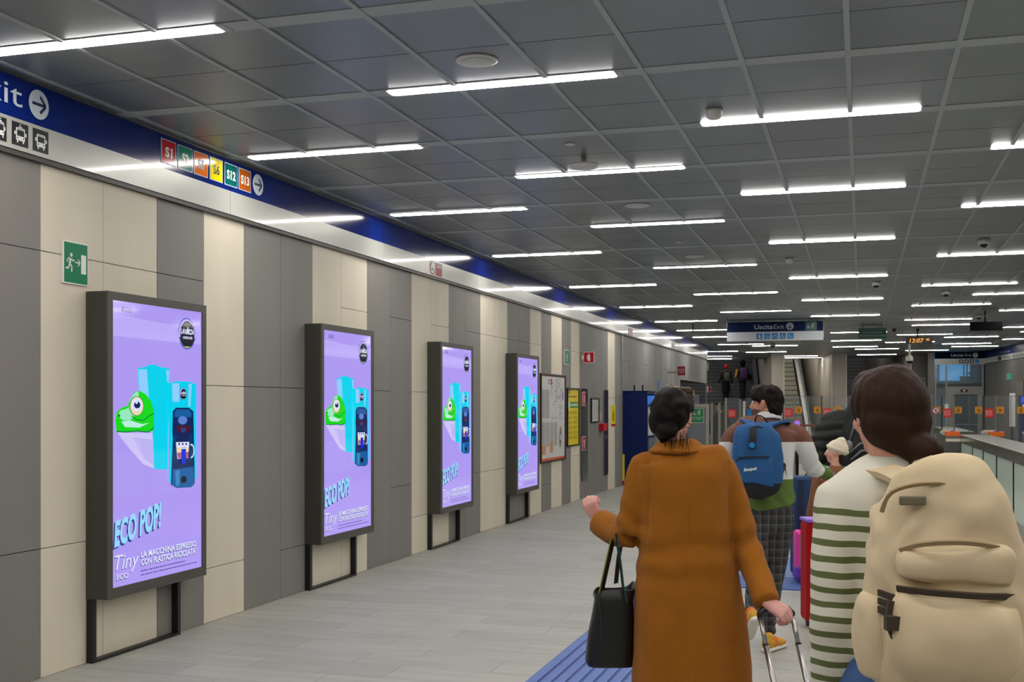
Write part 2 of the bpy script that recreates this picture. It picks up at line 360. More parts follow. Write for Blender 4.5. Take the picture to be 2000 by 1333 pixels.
for a, b_ in ((2.28, 2.44),):
    p = [(a, 46.8, 0.0), (b_, 46.8, 0.0), (b_, 57.5, 5.35), (a, 57.5, 5.35)]
    vv = [bm.verts.new(SM @ (Vector(q) + Vector((0, 0, 0)))) for q in p] + [bm.verts.new(SM @ (Vector(q) + Vector((0, 0, 0.42)))) for q in p]
    for f in ((0, 1, 2, 3), (7, 6, 5, 4), (0, 4, 5, 1), (1, 5, 6, 2), (2, 6, 7, 3), (3, 7, 4, 0)): bm.faces.new([vv[i] for i in f])
mk('stringer', bm, mat('lilac_grey_stringer', (112, 108, 122), 0.5), t)
bm = bmn(); tube(bm, [SM @ Vector((2.22, 46.7, 0.9)), SM @ Vector((2.22, 47.0, 1.0)), SM @ Vector((2.22, 57, 6.0))], 0.025)
for q in range(6): cyl(bm, SM @ Vector((2.22, 47.2 + 1.8 * q, 0.2 + 0.9 * q)), SM @ Vector((2.22, 47.2 + 1.8 * q, 1.1 + 0.9 * q)), 0.015)
mk('handrail', bm, steel, t)
stairs('staircase', 5.12, 7.34, 47.0, 30, 'narrower dark staircase between the pale pillar and the dark pillar', dk, nose)
# escalator between the pale pillars
t = thing('escalator', 'grey escalator between the two pale pillars with black handrails', 'escalator')
bm = bmn(); stepm = mat('escalator_step', (196, 194, 176), 0.55, 0.1, vary=0.12, vscale=0.8)
for i in range(26):
    ys = 46.6 + 0.40 * i; z = 0.02 + max(0, i - 1) * 0.21
    box(bm, 2.98, 4.10, ys, ys + 0.42, max(0, z - 0.3), z + 0.19 if i else z + 0.02, 0, SM, 0.01)
    box(bm, 2.98, 4.10, ys - 0.006, ys + 0.03, z + (0.13 if i else 0.0), z + (0.165 if i else 0.015), 1, SM); box(bm, 2.98, 4.10, ys + 0.02, ys + 0.41, z + .18, z + .196, 1, SM)
mk('step', bm, [stepm, mat('step_groove', (92, 92, 86), 0.6)], t)
def ramp(bm, x0, x1, lo, hi, mi=0, y0=46.2, y1=57.0):
    sl = 0.525; z = lambda yy: max(0.0, (yy - 47.0) * sl)
    ys = [y0, 47.0, y1]
    for a, b_ in zip(ys, ys[1:]):
        p = [(x0, a, z(a)), (x1, a, z(a)), (x1, b_, z(b_)), (x0, b_, z(b_))]
        vv = [bm.verts.new(SM @ (Vector(q) + Vector((0, 0, lo)))) for q in p] + [bm.verts.new(SM @ (Vector(q) + Vector((0, 0, hi)))) for q in p]
        for f in ((0, 1, 2, 3), (7, 6, 5, 4), (0, 4, 5, 1), (1, 5, 6, 2), (2, 6, 7, 3), (3, 7, 4, 0)): bm.faces.new([vv[i] for i in f]).material_index = mi
bm = bmn(); ramp(bm, 4.14, 4.36, 0.15, 0.42, 0); mk('skirt', bm, chrome, t)
bm = bmn(); ramp(bm, 4.22, 4.24, 0.42, 1.05, 0); mk('balustrade', bm, mat('esc_glass', (120, 130, 125), 0.1, 0.2), t)
bm = bmn(); ramp(bm, 4.19, 4.27, 1.03, 1.10, 0); mk('handrail', bm, black, t)
bm = bmn(); ramp(bm, 2.94, 2.99, 0.15, 0.5, 0); ramp(bm, 2.94, 2.99, 0.98, 1.05, 0); mk('handrail', bm, black, t)
# ================================================================ advertising screens on the left wall
def ad_art(par, X, Y0, Y1, z0, z1):
    A = Art((X, Y0, z0), (0, 1, 0), (0, 0, 1), 0.0012); W_, H_ = Y1 - Y0, z1 - z0
    def q(x, y):
        s = (x - 37) / 374; u = 0.884 * s / (1 - 0.116 * s); tp = 55 + (x - 36) * 0.134; bt = 1265 - (x - 37) * 0.2527
        return (u * W_, (bt - y) / (bt - tp) * H_)
    L = lambda pts: [q(*p) for p in pts]
    c = lambda n, rgb: screen(n, rgb)
    bg = c('lilac', (172, 152, 240)); cy = c('cyan', (0, 208, 236)); lc = c('pale_cyan', (140, 205, 250)); lv = c('pale_violet', (205, 196, 246)); gr = c('frog_green', (22, 215, 30)); dg = c('dark_green', (0, 130, 50)); mg = c('mint', (150, 232, 190))
    nv = c('deep_navy', (14, 36, 92)); nb = c('mid_blue', (20, 92, 158)); bl = c('pure_blue', (20, 40, 215)); wh = c('white_glow', (222, 226, 250)); yl = c('cream_yellow', (235, 215, 165)); bk = c('near_black', (14, 18, 34)); mr = c('maroon_dark', (70, 22, 50)); ol = c('lime', (190, 205, 60)); tx = c('ink_blue', (42, 66, 130)); sk = c('sky_text', (150, 215, 252)); pl_ = c('pale_lilac', (186, 170, 246))
    A.rect(0, W_, 0, H_, bg, 1)
    A.poly(L([(36, 110), (240, 150), (408, 170), (408, 240), (36, 205)]), pl_, 2)
    # rear canister
    A.poly(L([(143, 340), (180, 335), (192, 326), (222, 326), (232, 334), (278, 342), (268, 765), (214, 762), (212, 560), (190, 480), (150, 435)]), cy, 2)
    A.poly(L([(146, 345), (182, 345), (192, 480), (152, 440)]), lc, 3); A.poly(L([(262, 348), (276, 350), (273, 400), (268, 400)]), lc, 3)
    # frog
    A.poly(L([(60, 610), (110, 612), (206, 612), (212, 760), (170, 745), (120, 690), (80, 640)]), lv, 3)
    A.poly(L([(120, 630), (150, 640), (170, 720), (200, 740), (212, 755), (208, 640)]), c('violet_shade', (188, 178, 240)), 4)
    A.poly(L([(50, 560), (56, 525), (75, 508), (100, 500), (112, 470), (128, 445), (150, 435), (180, 452), (200, 480), (211, 520), (212, 600), (190, 608), (140, 605), (90, 608), (56, 612)]), gr, 4)
    A.poly(L([(60, 540), (70, 520), (105, 508), (112, 470), (130, 446), (146, 438), (150, 520), (110, 560), (80, 560)]), mg, 5)
    A.poly(L([(75, 565), (110, 560), (160, 575), (190, 570), (150, 590), (90, 588)]), c('pale_mint', (190, 235, 225)), 5)
    A.line(L([(54, 606), (90, 609), (140, 604), (185, 608), (210, 590)]), 0.008, dg, 6)
    A.line(L([(116, 540), (135, 556), (165, 560), (190, 540), (210, 530)]), 0.007, dg, 6)
    a, b_ = q(138, 500); A.disc(a, b_, 0.078, 0.064, dg, 6); A.disc(a, b_, 0.070, 0.060, yl, 7); A.disc(a, b_ + 0.008, 0.058, 0.045, wh, 8); a, b_ = q(138, 495); A.disc(a, b_, 0.034, 0.022, nv, 9); A.disc(a - 0.008, b_ + 0.014, 0.012, 0.008, wh, 10)
    a, b_ = q(64, 540); A.disc(a, b_, 0.011, 0.01, dg, 7)
    # front machine
    A.poly(L([(266, 404), (300, 394), (350, 396), (384, 406), (378, 520), (384, 800), (368, 805), (270, 818), (268, 520)]), cy, 11)
    A.poly(L([(282, 404), (312, 402), (312, 480), (284, 480)]), lc, 12); A.poly(L([(352, 404), (364, 406), (358, 500), (350, 500)]), lc, 12)
    A.poly(L([(284, 520), (298, 505), (352, 505), (370, 520), (372, 600), (364, 640), (376, 820), (360, 838), (300, 842), (276, 828), (284, 640), (282, 600)]), nv, 13)
    A.poly(L([(298, 512), (354, 512), (362, 530), (360, 545), (292, 545), (290, 528)]), nb, 14)
    a, b_ = q(324, 556); A.disc(a, b_, 0.062, 0.034, nb, 15); A.disc(a, b_ - 0.002, 0.05, 0.028, c('steel_blue', (92, 130, 205)), 16)
    A.poly(L([(296, 582), (325, 578), (362, 584), (350, 604), (325, 612), (300, 602)]), mr, 15); A.poly(L([(314, 590), (338, 590), (332, 608), (318, 608)]), tx, 16)
    for k_ in range(12): A.line(L([(288, 622 + k_ * 9), (300, 623 + k_ * 9)]), 0.0025, nb, 14); A.line(L([(352, 622 + k_ * 9), (366, 621 + k_ * 9)]), 0.0025, nb, 14)
    A.poly(L([(283, 764), (370, 752), (374, 800), (372, 830), (350, 838), (300, 842), (280, 830)]), nb, 14); A.poly(L([(292, 770), (312, 766), (310, 832), (296, 834)]), c('blue_sheen', (60, 130, 190)), 15)
    a, b_ = q(328, 806); A.disc(a, b_, 0.036, 0.024, bk, 16)
    A.poly(L([(296, 650), (352, 648), (346, 716), (302, 720)]), wh, 15); A.poly(L([(298, 672), (350, 670), (348, 690), (300, 694)]), yl, 16); A.poly(L([(300, 694), (348, 690), (344, 716), (304, 718)]), c('rose_coffee', (170, 90, 130)), 16)
    A.poly(L([(317, 672), (337, 671), (336, 738), (318, 740)]), bl, 17); A.line(L([(316, 676), (338, 675)]), 0.008, wh, 18)
    for k_ in range(3): a, b_ = q(308 + 15 * k_, 658); A.rect(a - 0.01, a + 0.01, b_ - 0.006, b_ + 0.008, tx, 17)
    a, b_ = q(360, 686); A.line([(a + 0.03 * math.cos(t_ / 8 * math.pi * 1.2 - 1.8), b_ + 0.045 * math.sin(t_ / 8 * math.pi * 1.2 - 1.8)) for t_ in range(9)], 0.011, wh, 17)
    def badge(x, y, r, k_):
        a, b_ = q(x, y); A.disc(a, b_, r, r, c('badge_blue', (40, 80, 170)), k_); A.disc(a, b_, r * 0.94, r * 0.94, pl_, k_ + 1)
        A.poly([(a + r * 0.92 * math.cos(R(t_)), b_ + r * 0.92 * math.sin(R(t_))) for t_ in range(195, 346, 10)], c('badge_rim', (20, 40, 84)), k_ + 2)
        A.poly([(a + r * 0.90 * math.cos(R(t_)), b_ + r * 0.90 * math.sin(R(t_))) for t_ in range(245, 296, 10)], ol, k_ + 3)
        A.disc(a, b_, r * 0.8, r * 0.8, bk, k_ + 4)
        A.text('LAVAZZA', a, b_ - r * 0.02, r * 0.3, wh, k_ + 5, w_=r * 1.5, bold=0.04, align='c'); A.text('A', a + r * 0.01, b_ - r * 0.02, r * 0.46, wh, k_ + 6, w_=r * 0.32, bold=0.04, align='c')
        A.text('A MODO MIO', a, b_ - r * 0.34, r * 0.16, wh, k_ + 5, w_=r * 1.1, bold=0.03, align='c')
    badge(350, 195, 0.108, 2); badge(326, 447, 0.042, 14)
    for dx, dy, m_, k_ in ((-0.012, -0.012, tx, 3), (-0.006, -0.006, tx, 4), (0, 0, sk, 5)):
        a, b_ = q(46, 1090); A.text('ECO POP!', a + dx, b_ + dy, 0.150, m_, k_, w_=0.50, bold=0.035, shear=0.12, skew=0.17)
    for dx, dy, m_, k_ in ((-0.004, -0.005, tx, 3), (0, 0, wh, 4)):
        a, b_ = q(157, 1135); A.text('LA MACCHINA ESPRESSO', a + dx, b_ + dy, 0.038, m_, k_, w_=0.645, bold=0.03)
        a, b_ = q(157, 1168); A.text("CON PLASTICA RICICLATA*", a + dx, b_ + dy, 0.038, m_, k_, w_=0.66, bold=0.03)
        a, b_ = q(56, 1230); A.text('ECO', a + dx, b_ + dy, 0.032, m_, k_, w_=0.12, bold=0.02)
        a, b_ = q(48, 1190); A.text('Tiny', a + dx, b_ + dy, 0.092, m_, k_, w_=0.25, shear=0.25)
    a, b_ = q(157, 1196); c1 = q(345, 1160)[0]; A.fuzz(a, c1, b_, b_ + 0.014, 1, tx, 3, 0.5, 2); c1 = q(390, 1160)[0]; A.fuzz(a, c1, b_ - 0.026, b_ - 0.012, 1, tx, 3, 0.5, 3)
    a, b_ = q(80, 104); A.rect(a, a + 0.10, b_, b_ + 0.03, tx, 3); A.rect(a + 0.004, a + 0.096, b_ + 0.004, b_ + 0.026, bg, 4); A.fuzz(a + 0.01, a + 0.09, b_ + 0.008, b_ + 0.02, 1, tx, 5)
    return A.done('advert_picture', par)
def ad_screen(Y0, label):
    t = thing('advertising_screen', label, 'advertising screen', (W_X, Y0, 0), 0, 'advertising screens along the left wall')
    Yw = 1.115
    bm = bmn(); box(bm, 0.0, 0.150, 0, Yw, 0.40, 2.31, bev=0.004); mk('cabinet', bm, mat('charcoal_cabinet', (66, 65, 60), 0.45, 0.2), t)
    bm = bmn()
    for a, b_, c_, d_ in ((0, Yw, 0.40, 0.465), (0, Yw, 2.258, 2.31), (0, 0.05, 0.465, 2.258), (Yw - 0.05, Yw, 0.465, 2.258)): box(bm, 0.150, 0.162, a, b_, c_, d_)
    mk('front_frame', bm, darkfr, t)
    for y in (0.005, 0.93):
        bm = bmn(); box(bm, 0.002, 0.05, y, y + 0.035, 0.0, 0.40); mk('leg', bm, black, t)
    bm = bmn(); box(bm, 0.002, 0.05, 0.04, 0.93, 0.0, 0.018); mk('crossbar', bm, black, t)
    ad_art(t, 0.151, 0.05, Yw - 0.05, 0.465, 2.258)
    return t
ad0 = ad_screen(6.07, 'tall lit advertising screen nearest the camera, below the green running-man exit sign')
kids(ad0)
for i, lb in enumerate(('second lit advertising screen from the camera, on the left wall', 'third lit advertising screen from the camera, between two others', 'farthest lit advertising screen, just before the white transit map')):
    c_ = copy_tree(ad0); c_.location.y = 6.07 + 2.935 * (i + 1); c_['label'] = lb
# ================================================================ signs on the left wall
def wsign(name, label, px0, px1, z0, z1, th=0.012, m=signw, X=W_X, Yr=None):
    # a flat plate on the left wall between two positions along the hall; returns thing and an Art frame on its face
    if Yr is None: Yr = (wy(px0), wy(px1))
    bm = bmn(); box(bm, X, X + th, Yr[0], Yr[1], z0, z1, bev=0.001); o = mk(name, bm, m); tag(o, label, 'sign')
    return o, Art((X + th, Yr[0], z0), (0, 1, 0), (0, 0, 1), 0.0012), Yr[1] - Yr[0], z1 - z0
def wy(px, X=W_X):
    k_ = (px - 1000) / FPX; d = X / (k_ * CY - SY); return k_ * d * SY + d * CY
o, A, w1, h1 = wsign('exit_sign', 'green square sign of a running man and white door, above the nearest advertising screen', 120, 169, 2.34, 2.52 + 0.08)
A.rect(0.008, w1 - 0.008, 0.008, h1 - 0.008, green, 1); man_icon(A, w1 * 0.27, h1 * 0.28, h1 * 0.45, signw, 2); arrow(A, w1 * 0.56, h1 * 0.52, w1 * 0.2, 0, signw, 2, 0.16); A.rect(w1 * 0.7, w1 * 0.9, h1 * 0.27, h1 * 0.72, signw, 2); A.done('pictogram', o)
o.name = 'running_man_sign'
# lettering on the fascia
A = Art((W_X + 0.036, 0, 0), (0, 1, 0), (0, 0, 1), 0.0012)
lt = mat('fascia_lettering_white', (200, 212, 222), 0.3); dkk = mat('pictogram_black', (16, 16, 22), 0.4)
A.text('Exit', wy(33) - .44, 3.295, 0.125, lt, 2, w_=0.44); A.text('Uscita', wy(33) - 1.15, 3.295, 0.125, lt, 2, w_=.62, bold=0.01)
tag(A.done('fascia_lettering'), 'white Exit lettering on the near end of the blue band, cut off at the left', 'sign')
A = Art((W_X + 0.036, 0, 0), (0, 1, 0), (0, 0, 1), 0.0012); yc = (wy(44) + wy(86)) / 2; A.disc(yc, 3.348, 0.085, 0.085, lt, 2); arrow(A, yc, 3.348, 0.115, 0, mat('arrow_navy', (6, 26, 80), 0.4), 3, 0.15)
tag(A.done('arrow_roundel'), 'round white arrow right after the Exit lettering at the near end', 'sign')
for j, (a, b_, kind, lb) in enumerate(((wy(-22), wy(2), 't', 'black square pictogram cut off at the left edge below the Exit lettering'), (wy(13), wy(44.5), 't', 'black square tram pictogram on the white band'), (wy(54), wy(84), 'b', 'black square bus pictogram on the white band, right of the tram one'))):
    bm = bmn(); box(bm, W_X + 0.035, W_X + 0.038, a, b_, 3.075, 3.205); o = mk('transport_pictogram', bm, dkk); tag(o, lb, 'pictogram')
    A = Art((W_X + 0.038, a, 3.075), (0, 1, 0), (0, 0, 1), 0.001); w1 = b_ - a; h1 = 0.13
    A.rect(w1 * .22, w1 * .78, h1 * .22, h1 * .78, signw, 1, 0.008); A.rect(w1 * .28, w1 * .72, h1 * .42, h1 * .68, dkk, 2); A.rect(w1 * .12, w1 * .2, h1 * .45, h1 * .6, signw, 1); A.rect(w1 * .8, w1 * .88, h1 * .45, h1 * .6, signw, 1)
    A.rect(w1 * .28, w1 * .36, h1 * .12, h1 * .24, signw, 1); A.rect(w1 * .64, w1 * .72, h1 * .12, h1 * .24, signw, 1); A.disc(w1 * .32, h1 * .33, w1 * .045, h1 * .03, dkk, 2, 8); A.disc(w1 * .68, h1 * .33, w1 * .045, h1 * .03, dkk, 2, 8)
    A.rect(w1 * .3, w1 * .7, h1 * .71, h1 * .735, dkk, 2)
    if kind == 't': A.poly([(w1 * .35, h1 * .8), (w1 * .65, h1 * .8), (w1 * .5, h1 * .86)], signw, 1); A.line([(w1 * .42, h1 * .88), (w1 * .55, h1 * .95)], 0.004, signw, 1)
    A.done('vehicle_symbol', o)
for lab, rgb, txc, x0, x1, cn in (('S1', (200, 30, 45), signw, 305.5, 334.5, 'red'), ('S2', (0, 140, 118), signw, 338, 367, 'teal'), ('S5', (238, 120, 20), dkk, 370, 397, 'orange'), ('S6', (250, 225, 0), dkk, 401, 426, 'yellow'), ('S12', (0, 92, 88), signw, 430, 455, 'dark teal'), ('S13', (176, 88, 22), signw, 458, 481.5, 'brown')):
    a, b_ = wy(x0), wy(x1); bm = bmn(); box(bm, W_X + 0.035, W_X + 0.038, a, b_, 3.262, 3.43); o = mk('line_badge', bm, lt)
    tag(o, '%s rail line badge reading %s on the blue band' % (cn, lab), 'badge'); A = Art((W_X + 0.038, a, 3.262), (0, 1, 0), (0, 0, 1), 0.001)
    A.rect(0.006, b_ - a - 0.006, 0.006, 0.162, mat('badge_' + lab, rgb, 0.14, spec=.3), 1, 0.008); A.text(lab, (b_ - a) / 2, 0.052, 0.062, txc, 2, bold=0.035, align='c', w_=(0.085 if len(lab) == 2 else 0.125)); A.done('lettering', o)
A = Art((W_X + 0.036, 0, 0), (0, 1, 0), (0, 0, 1), 0.0012); yc = (wy(484) + wy(507)) / 2; A.disc(yc, 3.348, 0.083, 0.083, lt, 2); arrow(A, yc, 3.348, 0.115, 0, mat('arrow_navy', (6, 26, 80), 0.4), 3, 0.15)
tag(A.done('arrow_roundel'), 'round white arrow after the row of coloured rail line badges', 'sign')
A = Art((W_X + 0.036, 0, 0), (0, 1, 0), (0, 0, 1), 0.0012); y0 = wy(833); y1 = wy(843.5); m_ = mat('ring_red', (190, 60, 70), 0.4)
A.disc((y0 + y1) / 2, 3.135, 0.075, 0.075, m_, 1); A.disc((y0 + y1) / 2, 3.135, 0.06, 0.06, signw, 2); A.line([(y0 + 0.04, 3.18), (y1 - 0.04, 3.09)], 0.012, m_, 3); A.line([(y0 + 0.05, 3.12), (y1 - 0.05, 3.12)], 0.015, dkk, 3)
A.rect(wy(845), wy(857), 3.065, 3.205, red, 1); A.fuzz(wy(846), wy(856), 3.15, 3.195, 3, signw, 2); tag(A.done('no_smoking_notice'), 'small no-smoking notice with red panel on the white band above the third screen', 'sign')
for px_, lb in ((1224, 'small red notice on the far part of the white band, nearer of two'), (1309, 'small grey notice on the far part of the white band, farther of two')):
    y0 = wy(px_); bm = bmn(); box(bm, W_X + 0.035, W_X + 0.04, y0, y0 + 0.45, 3.07, 3.2); tag(mk('band_notice', bm, mat('notice_' + str(px_), (150, 50, 60) if px_ == 1224 else (110, 108, 100), 0.4)), lb, 'sign')
# transit map
def framed(name, label, cat, px0, px1, z0, z1, fr, paper):
    Y0, Y1 = wy(px0), wy(px1); t = thing(name, label, cat, (W_X, Y0, z0)); w_, h_ = Y1 - Y0, z1 - z0
    bm = bmn(); e = 0.022
    for a, b_, c_, d_ in ((0, w_, 0, e), (0, w_, h_ - e, h_), (0, e, e, h_ - e), (w_ - e, w_, e, h_ - e)): box(bm, 0, 0.03, a, b_, c_, d_)
    mk('frame', bm, fr, t); bm = bmn(); box(bm, 0.0, 0.012, e, w_ - e, e, h_ - e); mk('sheet', bm, paper, t)
    return t, Art((0.012, 0, 0), (0, 1, 0), (0, 0, 1), 0.001), w_, h_
zz = lambda px, py: EYE + (HOR - py) * (lambda k_: W_X / (k_ * CY - SY))((px - 1000) / FPX) / FPX
paper = mat('map_paper', (218, 218, 216), 0.35)
t, A, w_, h_ = framed('transit_map', 'tall white transit map poster in a dark frame, after the last advertising screen', 'map', 1054, 1102, zz(1054, 906), zz(1054, 729), mat('map_frame', (40, 30, 30), 0.4), paper)
org = mat('map_orange', (214, 96, 52), 0.5); ink = mat('map_ink', (110, 108, 116), 0.6); rnd = random.Random(8)
A.rect(0.022, w_ - 0.022, 0.022, 0.06, org, 1); A.rect(0.022, w_ - 0.022, h_ - 0.04, h_ - 0.022, mat('map_brick', (150, 60, 45), 0.5), 1); A.poly([(0.022, h_ - 0.04), (0.022, h_ - 0.2), (0.1, h_ - 0.04)], org, 2)
A.text('rete di', w_ * 0.33, h_ - 0.11, 0.035, dkk, 2, bold=0.02, align='c'); A.text('linee', w_ * 0.33, h_ - 0.16, 0.035, dkk, 2, bold=0.02, align='c')
A.rect(w_ * .40, w_ * .44, h_ - 0.17, h_ - 0.07, red, 2); mx0, mx1, my0, my1 = w_ * 0.42, w_ * 0.95, h_ * 0.50, h_ - 0.07
for i in range(46):
    x, y = rnd.uniform(mx0, mx1), rnd.uniform(my0, my1); pts = [(x, y)]
    for k_ in range(5):
        a_ = rnd.choice((0, 45, 90, 135)); s_ = rnd.uniform(-0.12, 0.12); x = min(max(x + s_ * math.cos(R(a_)), mx0), mx1); y = min(max(y + s_ * math.sin(R(a_)), my0), my1); pts.append((x, y))
    A.line(pts, 0.004, mat('map_line_%d' % (i % 5), [(150, 60, 60), (60, 100, 80), (80, 80, 84), (110, 90, 160), (90, 90, 96)][i % 5], 0.5), 2)
A.rect(mx0, mx1, my0 - 0.01, my0 - 0.006, ink, 2); A.rect(w_ * .88, w_ * .93, h_ * .70, h_ * .80, mat('map_violet', (150, 130, 215), 0.5), 2)
for a_, b2, c_, d_, r_, s_ in ((0.06, 0.12, h_ * .5, h_ * .82, 22, 1), (0.17, 0.24, h_ * .5, h_ * .82, 22, 2)): A.fuzz(w_ * a_ * 1.1, w_ * b2 * 1.4, c_, d_, r_, ink, 2, 0.5, s_)
for i in range(4): A.fuzz(w_ * (0.05 + .16 * i), w_ * (0.18 + .16 * i), h_ * .14 + 0.05 * (i % 2), h_ * .45, 40, ink, 2, 0.42, 10 + i)
A.rect(w_ * .05, w_ * .19, 0.12, 0.27, mat('map_tan', (206, 150, 110), 0.6), 3); A.rect(w_ * .36, w_ * .49, 0.14, 0.30, mat('map_tan', (206, 150, 110), 0.6), 3)
for i in range(22):
    a_ = i * 16.4; m_ = mat('wheel_%d' % (i % 4), [(200, 180, 60), (90, 90, 150), (190, 120, 70), (90, 140, 110)][i % 4], 0.6)
    A.line([(w_ * .8 + 0.05 * math.cos(R(a_)), h_ * .27 + 0.07 * math.sin(R(a_))), (w_ * .8 + 0.1 * math.cos(R(a_)), h_ * .27 + 0.17 * math.sin(R(a_) + .2))], 0.012, m_, 2)
A.disc(w_ * .8, h_ * .27, 0.055, 0.08, mat('wheel_1', (90, 90, 150), .6), 3); A.disc(w_ * .8, h_ * .27, 0.04, 0.06, paper, 4)
A.done('map_print', t)
t, A, w_, h_ = framed('sos_notice', 'tall yellow framed notice headed with green and white panel, right of the transit map', 'notice', 1106, 1129, zz(1108, 873), zz(1108, 758), mat('notice_frame', (30, 34, 44), 0.4), yellow)
A.text('SOS', 0.04, h_ * .90, 0.07, dkk, 2, bold=0.03); A.fuzz(0.04, w_ * .8, h_ * .83, h_ * .87, 2, dkk, 2, .5, 5); gn = mat('notice_green', (60, 150, 60), 0.5); A.rect(w_ * .24, w_ * .93, h_ * .66, h_ * .76, gn, 2); A.rect(w_ * .08, w_ * .22, h_ * .66, h_ * .76, signw, 2); A.fuzz(w_ * .28, w_ * .9, h_ * .675, h_ * .745, 1, signw, 3, .6, 3)
for i in range(6): A.fuzz(w_ * .1, w_ * .42, h_ * (.12 + .085 * i), h_ * (.18 + .085 * i), 4, mat('olive_ink', (120, 110, 30), .6), 2, .4, 20 + i); A.fuzz(w_ * .5, w_ * .85, h_ * (.12 + .085 * i), h_ * (.18 + .085 * i), 4, mat('olive_ink', (120, 110, 30), .6), 2, .4, 40 + i)
A.done('notice_print', t)
o, A, w1, h1 = wsign('emergency_route_sign', 'narrow green running-man sign high on the wall above the white map', 1101.5, 1110.5, zz(1102, 712), zz(1102, 683)); A.rect(0.01, w1 - .01, .01, h1 - .01, green, 1); man_icon(A, w1 * .5, h1 * .15, h1 * .6, signw, 2); A.done('pictogram', o)
# the fire-extinguisher sign is square to the hall on a short bracket
bm = bmn(); box(bm, 0, 0.30, 0, 0.015, 0, 0.30, bev=0.002); box(bm, -0.06, 0, 0.002, 0.012, 0.1, 0.2)
o = mk('extinguisher_sign', bm, signw); tag(o, 'red flag sign with white fire extinguisher standing out from the left wall', 'sign'); Yq = wy(1133) + 0.0; o.location = (W_X + 0.04, 19.3, zz(1135, 709)); 
A = Art((0, -0.0, 0), (1, 0, 0), (0, 0, 1), 0.0012); A.rect(.012, .288, .012, .288, red, 1); A.rect(.11, .19, .05, .19, signw, 2, .02); A.disc(.15, .20, .03, .03, signw, 2); A.line([(.15, .22), (.13, .25), (.17, .25)], .014, signw, 2); A.line([(.12, .22), (.09, .18), (.085, .1)], .01, signw, 2); A.done('pictogram', o); o.scale = (.62, 1, .62); o.location.x = W_X + .035
# hydrant cabinets flush in the wall, framed notice, call point, hazard strips
def plate(name, label, cat, px0, px1, ztop, zbot, rgb, th=0.02, rough=0.3, mt=0.0):
    bm = bmn(); box(bm, W_X, W_X + th, wy(px0), wy(px1), zbot, ztop, bev=0.002); return tag(mk(name, bm, mat(name + '_' + str(px0), rgb, rough, mt)), label, cat)
for pa, pb, lb in ((1134, 1147, 'dark flush hydrant cabinet with two red notices, right of the yellow notice'), (1178.5, 1187, 'dark narrow flush hydrant cabinet beside the red alarm box')):
    o = plate('hydrant_cabinet', lb, 'cabinet', pa, pb, zz(pa, 763), zz(pa, 925), (86, 84, 84), 0.012, 0.25)
    Ya = wy(pa); Yb = wy(pb); bm = bmn(); box(bm, W_X + 0.012, W_X + 0.018, Ya + 0.05, Yb - 0.05, 1.05, 1.9, bev=0.002); box(bm, W_X + 0.012, W_X + 0.018, Ya + 0.05, Yb - 0.05, 0.3, 0.98, bev=0.002); mk('door', bm, mat('smoked_panel', (54, 54, 58), 0.12), o)
    if pa == 1134:
        for zc in (1.72, 0.95):
            bm = bmn(); box(bm, W_X + 0.018, W_X + 0.024, Ya + 0.03, Ya + 0.28, zc - 0.12, zc + 0.12); q = mk('notice', bm, signw, o); A = Art((W_X + 0.024, Ya + 0.03, zc - 0.12), (0, 1, 0), (0, 0, 1), .001); A.rect(.01, .24, .01, .23, red, 1); A.rect(.1, .15, .05, .18, signw, 2); A.done('symbol', q)
t, A, w_, h_ = framed('white_notice', 'small white notice in a black frame between the two hydrant cabinets', 'notice', 1153, 1168, zz(1154, 826), zz(1154, 778), black, paper); A.fuzz(.06, w_ - .06, .05, h_ - .05, 14, ink, 1, .35, 9); A.done('notice_print', t)
bm = bmn(); box(bm, W_X, W_X + 0.09, wy(1170), wy(1177), 1.14, 1.27, bev=0.006); o = tag(mk('fire_alarm_box', bm, red), 'small red fire alarm box on the wall below a small sign', 'alarm'); 
bm = bmn(); box(bm, W_X, W_X + 0.01, wy(1170), wy(1174), 1.33, 1.47); tag(mk('alarm_notice', bm, mat('pale_pink_notice', (190, 150, 150), .5)), 'tiny pale notice just above the red alarm box', 'sign')
o, A, w1, h1 = wsign('hazard_strip', 'yellow vertical warning strip on the pale wall strip, at head height', 1193, 1201, zz(1195, 833), zz(1195, 792), .008, yellow); A.rect(0, w1, 0, .04, red, 1); A.rect(w1 * .4, w1 * .6, .1, h1 - .12, dkk, 1); A.done('print', o)
# ---------------------------------------------------------------- ticket machine with navy side
t = thing('ticket_machine', 'navy blue ticket machine standing against the left wall', 'ticket machine', (W_X, 22.85, 0))
bm = bmn(); box(bm, 0.0, 0.50, 0, 0.9, 0.06, 1.88, bev=0.006); mk('cabinet', bm, navy, t); bm = bmn(); box(bm, 0.02, 0.46, 0.02, 0.88, 0, 0.06); mk('plinth', bm, black, t)
bm = bmn(); 
p = [(0.46, -0.01, 1.90), (0.66, -0.01, 1.80), (0.66, 0.91, 1.80), (0.46, 0.91, 1.90), (0.0, -0.01, 1.90), (0.0, 0.91, 1.90)]
box(bm, 0.0, 0.52, -0.01, 0.91, 1.88, 1.90); box(bm, 0.5, 0.64, -0.01, 0.91, 1.80, 1.84); mk('canopy', bm, navy, t)
bm = bmn(); box(bm, 0.50, 0.60, 0.03, 0.87, 1.62, 1.80); mk('header_light', bm, mat('header_blue_glow', (60, 110, 200), 0.3, emit=0.9), t)
bm = bmn(); box(bm, 0.50, 0.53, 0.08, 0.82, 1.0, 1.58, bev=0.004); q = mk('display_panel', bm, white, t); bm = bmn(); box(bm, 0.53, 0.535, 0.14, 0.76, 1.15, 1.50); mk('screen', bm, screen('machine_screen', (120, 170, 220)), q)
